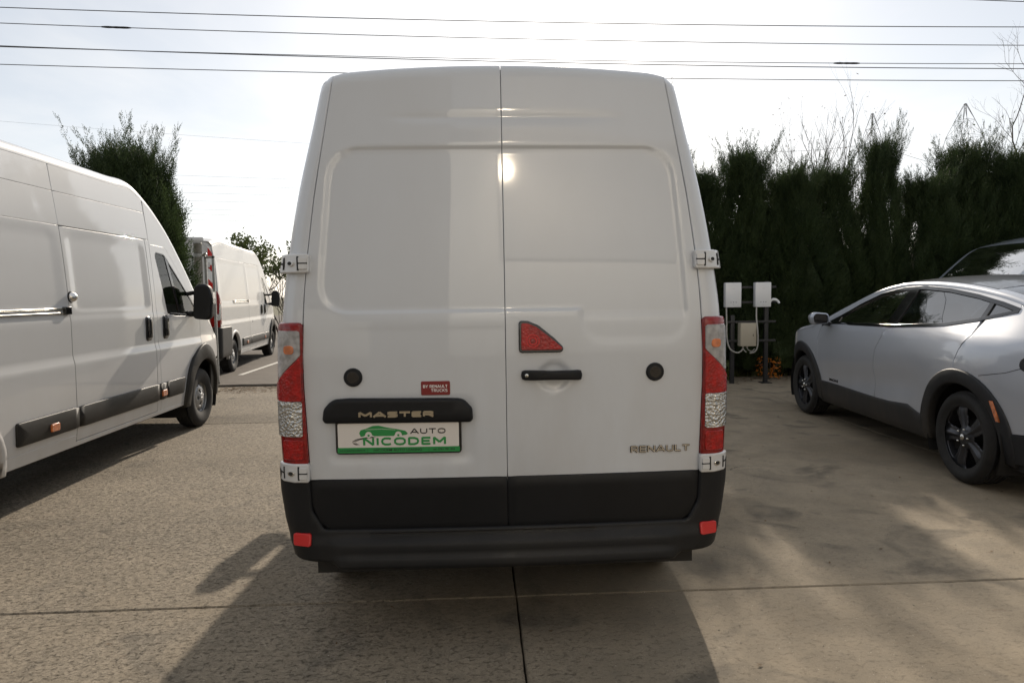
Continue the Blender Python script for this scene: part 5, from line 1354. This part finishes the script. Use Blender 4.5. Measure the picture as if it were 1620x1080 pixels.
scatter('fallen_leaves', 1500, lambda r: (r.choice((r.uniform(-4.6, -2.2), r.uniform(3, 15))), 12.5-abs(r.gauss(0, .35))), DRYLEAF, .03, seed=3)
scatter('leaf_litter', 420, lambda r: (r.uniform(-4.8, 8), r.uniform(1.2, 12)), DRYLEAF, .012, seed=4)
def pebbles():
    r = random.Random(9); V, F = [], []
    for _ in range(1500):
        x, y = r.uniform(-6, 7), 1.3+abs(r.gauss(0, 5)); s_ = r.uniform(.0015, .005); n = len(V)
        V += [(x+s_*a*r.uniform(.7, 1.2), y+s_*b_*r.uniform(.7, 1.2), s_*c*.8+.001) for a, b_, c in ((1, 0, 0), (0, 1, 0), (-1, 0, 0), (0, -1, 0), (0, 0, 1.))]
        F += [(n, n+1, n+4), (n+1, n+2, n+4), (n+2, n+3, n+4), (n+3, n, n+4)]
    mesh_obj('gravel', V, F, ground_mat('grit', (.12, .10, .08), (.5, .46, .4), 40.), None, smooth=False, kind='stuff')
pebbles()
def bush(name, loc, n, rad, h, mat, label, seed, ls=.05):
    r = random.Random(seed); V, F = [], []
    e = empty(name, loc, 0, label, 'plant')
    st = MB()
    for _ in range(9):
        a = r.uniform(0, 6.28); st.tube([(0, 0, -.03), (cos(a)*rad*.4, sin(a)*rad*.4, h*.5), (cos(a)*rad*.8, sin(a)*rad*.8, h*r.uniform(.7, 1))], .006, 4, cap=False)
    st.build('stems', TWIG, e, kind='stuff')
    for _ in range(n):
        a, q, z = r.uniform(0, 6.28), rad*sqrt(r.random()), r.uniform(.03, h)
        p = Vector((cos(a)*q, sin(a)*q, z)); b_ = Vector((r.gauss(0, 1), r.gauss(0, 1), r.gauss(0, 1))).normalized(); c = b_.orthogonal().normalized(); s_ = ls*r.uniform(.5, 1.3); k = len(V)
        V += [tuple(p+b_*s_), tuple(p+c*s_*.5), tuple(p-b_*s_), tuple(p-c*s_*.5)]; F.append((k, k+1, k+2, k+3))
    mesh_obj('foliage', V, F, mat, e, smooth=False)
bush('shrub', (5.30, 12.2, 0), 150, .24, .40, ORANGE, 'small shrub with orange autumn leaves at the foot of the charger post', 61, .035)
bush('shrub', (4.35, 12.2, 0), 500, .22, .34, LEAF, 'low green plant growing under the left wall charger', 62, .045)

# ------------------------------------------------------------------ chargers
ps = empty('charger_stand', (4.66, 11.72, 0), 0, 'dark steel stand of posts and rails carrying the wall chargers', 'stand')
for x in (-.24, .36): rbox('post', x-.035, x+.035, -.03, .03, -.02, 1.78 if x > 0 else 1.2, DARKSTEEL, ps, .004)
for z in (.75, 1.08, 1.42, 1.68): rbox('rail', -.36, .52, -.045, -.03, z-.02, z+.02, DARKSTEEL, ps, .003)
rbox('foot_plate', .27, .45, -.09, .09, .0, .012, DARKSTEEL, ps, .002)
for i, x in enumerate((4.383, 4.906)):
    e = empty('wall_charger', (x, 11.62, 1.55), 0, ('left white wall charger on the steel stand, half beside the white van' if i == 0 else 'right white wall charger with a plug holder on its side'), 'charger', 'white wall chargers on the stand')
    rbox('casing', -.14, .14, -.055, .055, -.214, .214, BOXWHITE, e, .018)
    for k in range(3):
        MB().lathe([(.001, -.0575), (.0065, -.057), (.0075, -.054)], (-.045+.045*k, 0, -.125), 'y', 12).build('indicator_light', GLOSSBLK, e)
    rbox('badge', -.022, .022, -.0572, -.0552, .105, .109, GALV, e, .0006)
    rbox('lower_mark', -.010, .010, -.0572, -.0552, -.172, -.168, GALV, e, .0006)
pl = empty('charging_plug', (5.10, 11.63, 1.45), 0, 'white charging plug handle hanging beside the right wall charger', 'plug')
MB().tube([(-.05, 0, -.03), (-.03, 0, .0), (.0, -.01, .015), (.04, -.02, .01), (.075, -.03, -.015), (.10, -.035, -.05)], [.018, .024, .027, .026, .022, .018], 12).build('handle', BOXWHITE, pl)
MB().tube([(-.075, 0, -.05), (-.05, 0, -.03)], .026, 12).build('socket_holder', GLOSSBLK, pl)
jb = empty('junction_box', (4.64, 11.60, .865), 0, 'beige junction box hanging below and between the two wall chargers', 'box')
rbox('casing', -.14, .14, -.07, .07, -.20, .20, BOXBEIGE, jb, .008)
rbox('lock', .075, .083, -.076, -.070, -.03, .01, SEAL, jb, .001)
for x in (-.07, .0): MB().lathe([(.016, -.20), (.018, -.23), (.012, -.24)], (x, 0, 0), 'z', 10).build('cable_gland', CABLE, jb)
def cable(pts, r, label, cat='cable', name='cable'):
    P = [Vector(p) for p in pts]; out = []
    for i in range(len(P)-1):
        a, b_, c, d = P[max(i-1, 0)], P[i], P[i+1], P[min(i+2, len(P)-1)]
        for t in np.linspace(0, 1, 8, endpoint=False):
            out.append(.5*((2*b_)+(c-a)*t+(2*a-5*b_+4*c-d)*t*t+(3*b_-a-3*c+d)*t**3))
    out.append(P[-1])
    return tag(MB().tube(out, r, 8).build(name, CABLE), label, cat)
cable([(4.27, 11.60, 1.34), (4.27, 11.58, 1.1), (4.275, 11.57, .80), (4.33, 11.56, .62), (4.45, 11.57, .555), (4.54, 11.6, .58), (4.57, 11.6, .63)], .013, 'grey cable looping from the left wall charger into the junction box')
cable([(4.80, 11.60, 1.34), (4.785, 11.56, 1.15), (4.79, 11.51, .9), (4.795, 11.52, .68), (4.76, 11.55, .57), (4.68, 11.58, .545)], .013, 'grey cable hanging from the right wall charger past the junction box edge')
cable([(4.57, 11.6, .63), (4.59, 11.58, .585), (4.62, 11.58, .56)], .009, 'thin grey cable stub below the junction box glands')
cable([(4.64, 11.6, .63), (4.67, 11.58, .59), (4.72, 11.57, .58), (4.76, 11.56, .62)], .007, 'thin grey lead curling from the junction box to the right')

# ------------------------------------------------------------------ gate by the conifer
gp = empty('gate_post', (-4.92, 12.35, 0), 0, 'thick galvanised gate post in front of the distant white van', 'post')
MB().tube([(0, 0, -.1), (0, 0, 2.585)], .068, 16).build('post', GALV, gp)
MB().tube([(0, 0, 2.58), (0, 0, 2.60)], .072, 16).build('post_cap', GALV, gp)
for z in (.5, 2.37):
    MB().tube([(-.08, 0, z), (.13, 0, z)], .022, 8).build('hinge', GALV, gp); MB().lathe([(.078, z-.03), (.078, z+.03)], (0, 0, 0), 'z', 16).build('hinge_band', GALV, gp)
MB().tube([(.10, -.02, 2.40), (.16, -.03, 2.41)], .02, 8).build('bolt', STEEL, gp)
for gi, (x0, x1, lb) in enumerate(((-5.95, -5.01, 'welded mesh fence panel running from the gate post towards the conifer'), (-4.83, -4.66, 'narrow mesh gate leaf folded away at the right of the gate post'))):
    e = empty('mesh_panel', (0, 12.40, 0), 0, lb, 'fence')
    rbox('frame', x0, x0+.04, -.02, .02, .08, 2.36, GALV, e, .004); rbox('frame', x1-.04, x1, -.02, .02, .08, 2.36, GALV, e, .004)
    rbox('frame', x0, x1, -.02, .02, 2.32, 2.36, GALV, e, .004); rbox('frame', x0, x1, -.02, .02, .08, .12, GALV, e, .004)
    for k in range(1, int((x1-x0)/.10)):
        x = x0+(x1-x0)*k/int((x1-x0)/.10); MB().tube([(x, 0, .12), (x, 0, 2.32)], .0035, 5).build('upright_wire', GALV, e)
    for z in np.arange(.3, 2.3, .20): MB().tube([(x0+.04, .006, z), (x1-.04, .006, z)], .0035, 5).build('cross_wire', GALV, e)

# ------------------------------------------------------------------ pylons and lines
def bar(mb, a, b_, r): return mb.tube([a, b_], r, 4, cap=False)
def pylon(loc, h, w0, w1, label, arms, seed=0):
    e = empty('pylon', loc, .35, label, 'pylon'); n = 12
    W_ = lambda z: min(w0*(1.6-.6*z/h), w1*(h-z)+.15)
    mb = MB(); C = [(1, 1), (-1, 1), (-1, -1), (1, -1)]
    for sx, sy in C: MB().tube([(sx*W_(h*k/n), sy*W_(h*k/n), h*k/n) for k in range(n+1)], .06, 4).build('leg', PYLM, e)
    for k in range(n):
        z0, z1 = h*k/n, h*(k+1)/n
        for i in range(4):
            a, b_ = C[i], C[(i+1) % 4]
            bar(mb, (a[0]*W_(z0), a[1]*W_(z0), z0), (b_[0]*W_(z1), b_[1]*W_(z1), z1), .030)
            bar(mb, (b_[0]*W_(z0), b_[1]*W_(z0), z0), (a[0]*W_(z1), a[1]*W_(z1), z1), .030)
            bar(mb, (a[0]*W_(z1), a[1]*W_(z1), z1), (b_[0]*W_(z1), b_[1]*W_(z1), z1), .030)
    mb.build('lattice', PYLM, e, kind='stuff')
    for z, l in arms:
        for s_ in (-1, 1):
            ab = MB(); w = W_(z)
            for yy in (-w, w):
                bar(ab, (s_*w, yy, z), (s_*l, 0, z+.5), .06); bar(ab, (s_*w, yy, z+1.8), (s_*l, 0, z+.5), .05)
                for q in (.3, .6):
                    bar(ab, (s_*(w+(l-w)*q), yy*(1-q), z+.5*q), (s_*(w+(l-w)*(q-.2)), yy*(1-q+.2), z+1.8-1.3*(q-.2)), .04)
            ab.build('cross_arm', PYLM, e, kind='stuff')
            MB().tube([(s_*l, 0, z+.5), (s_*l, 0, z-1.2)], .07, 5).build('insulator', PYLM, e)
    return e
pylon((87.7, 150, -1), 41.2, 1.7, .22, 'slim lattice pylon above the hedge, the left one of two', [(33.0, 4.0), (27.5, 5.0)])
pylon((108.9, 150, -1), 43.3, 2.7, .33, 'wide lattice pylon above the hedge, the right one of two', [(25.5, 8.0)])
def line(a, b_, sag, r, label, mat=WIREM, group=None, ext=2.2, name='overhead_cable'):
    a, b_ = Vector(a), Vector(b_); d = b_-a; A = a-d*(ext-1)*.5; B_ = b_+d*(ext-1)*.5
    P = []
    for t in np.linspace(0, 1, 41):
        p = A.lerp(B_, t); u = (t-.5)*ext  # keep the height right inside the view
        p.z += sag*(4*u*u-1)*.25; P.append(p)
    return tag(MB().tube(P, r, 5).build(name, mat), label, 'cable', group)
c1 = line((-25.97, 40, 17.66), (32.47, 40, 16.90), 1.0, .026, 'uppermost overhead cable crossing the sky from edge to edge')
c2 = line((-26.02, 40, 16.82), (32.5, 40, 15.85), 1.0, .024, 'second overhead cable from the top, with a dark splice at its left end')
c3 = line((-26.10, 40, 15.60), (32.56, 40, 14.50), 1.0, .028, 'third overhead cable from the top, passing just above the white van roof')
c4 = line((-26.16, 40, 14.61), (32.59, 40, 13.80), .8, .024, 'lowest overhead cable, partly hidden by the white van roof')
c5 = line((-26.1, 40.6, 15.75), (33.0, 40.6, 14.98), .9, .022, 'overhead cable nearly touching the third one, with a dark splice at its right end')
c6 = line((-26.1, 40, 20.6), (32.4, 40, 18.35), .6, .026, 'overhead cable that only clips the upper right picture corner')
def splice(x0, x1, y, zf, par):
    pts = [(x, y, zf(x)) for x in np.linspace(x0, x1, 9)]
    MB().tube(pts, [.035, .055, .06, .05, .06, .055, .06, .055, .03], 6).build('splice', SEAL, par)
def zon(a, b_, sag, ext=2.2):
    def f(x):
        u = (x-(a[0]+b_[0])/2)/(b_[0]-a[0]); return a[2]+(b_[2]-a[2])*(u+.5)+sag*(4*u*u-1)*.25
    return f
splice(-20.6, -19.0, 40, zon((-26.02, 40, 16.82), (32.5, 40, 15.85), 1.0), c2)
splice(21.3, 22.9, 40.6, zon((-26.1, 40.6, 15.75), (33.0, 40.6, 14.98), .9), c5)
for i, (a, b_) in enumerate([(22.59, 21.97), (21.0, 20.48), (19.73, 19.2), (18.35, 17.92), (16.97, 16.53), (16.2, 15.57), (15.16, 14.71)]):
    m_ = (b_-a)/16.; f_ = lambda x: a+m_*(x+50)
    line((-95, 120, f_(-95)), (30, 120, f_(30)), 1.2, .017, 'faint power line between conifer and white van, %s' % ['uppermost', 'second from the top', 'third from the top', 'middle one', 'third from the bottom', 'second from the bottom', 'lowest'][i], FARWIRE, 'faint distant power lines', 1.8, 'power_line')
line((-79, 121, 31.55), (-33.6, 121, 28.1), .3, .017, 'faint single power line passing over the conifer top', FARWIRE, None, 3)
for zz, l_ in ((34.6, 'power line hanging from the slim pylon arm, the upper one'), (28.5, 'power line hanging from the slim pylon, the lower one')):
    line((60, 152, zz-2.2), (87.5, 150, zz-1.0), 2.5, .045, l_, FARWIRE, None, 1.0, 'power_line')
line((91.5, 151, 33.0), (108.5, 150, 28.0), 2.0, .05, 'power line sagging between the two pylons', FARWIRE, None, 1.0, 'power_line')

# ------------------------------------------------------------------ the building behind the photographer
def building():
    e = empty('workshop_building', (0, -13.2, 0), radians(-2.4), 'unseen glazed workshop with a satin front and dark wing shaped to tone the van doors', 'building')
    HB = 12.6
    MB().box(-1.4, 26, -9, 0, -.1, HB).build('wall', SATIN, e, smooth=False)  # satin metal front added to bounce sun onto the van's rear doors
    w = MB().box(-16, -1.402, -9, .02, -.1, 15.6).build('wall', DARKCLAD, e, smooth=False); w['label'] = 'unseen dark grey wing added to darken the left door reflection'  # dark block added so the left door mirrors something dark
    MB().box(-1.39, 26.2, -9.2, .5, HB, HB+.18).build('roof', ROOFM, e, smooth=False)
    x = XGL
    while x < 20:
        g = MB().box(0, 3.96, -.01, .01, 0, 5.4).build('window', SOLARGLASS, e, smooth=False)
        g.location = (x, .30, 6.8); g.rotation_euler = (radians(-2.1), 0, 0); x += 4.0
    for x in (12.2, 16.4, 20.6):
        rbox('window_frame', x-.06, x+1.86, .0, .05, .94, 2.36, GLOSSBLK, e, .004)
        MB().box(x, x+1.8, .045, .056, 1.0, 2.3).build('window', GLASS2, e, smooth=False)
    for x in (-6, -12):
        rbox('roller_door', x-1.6, x+1.6, .0, .07, -.05, 3.6, GALV, e, .01)
XGL = .62
SATIN = simple('satin_reflector_cladding', (.40, .40, .385), .56, 1., cvar=.1, cscale=.8)  # reflector finish, picked to throw sunlight at the van
SOLARGLASS = simple('coated_solar_glass', (.50, .47, .42), .032, 1.)
GLASS2 = simple('dark_window', (.02, .025, .03), .03, coat=1.)
building()
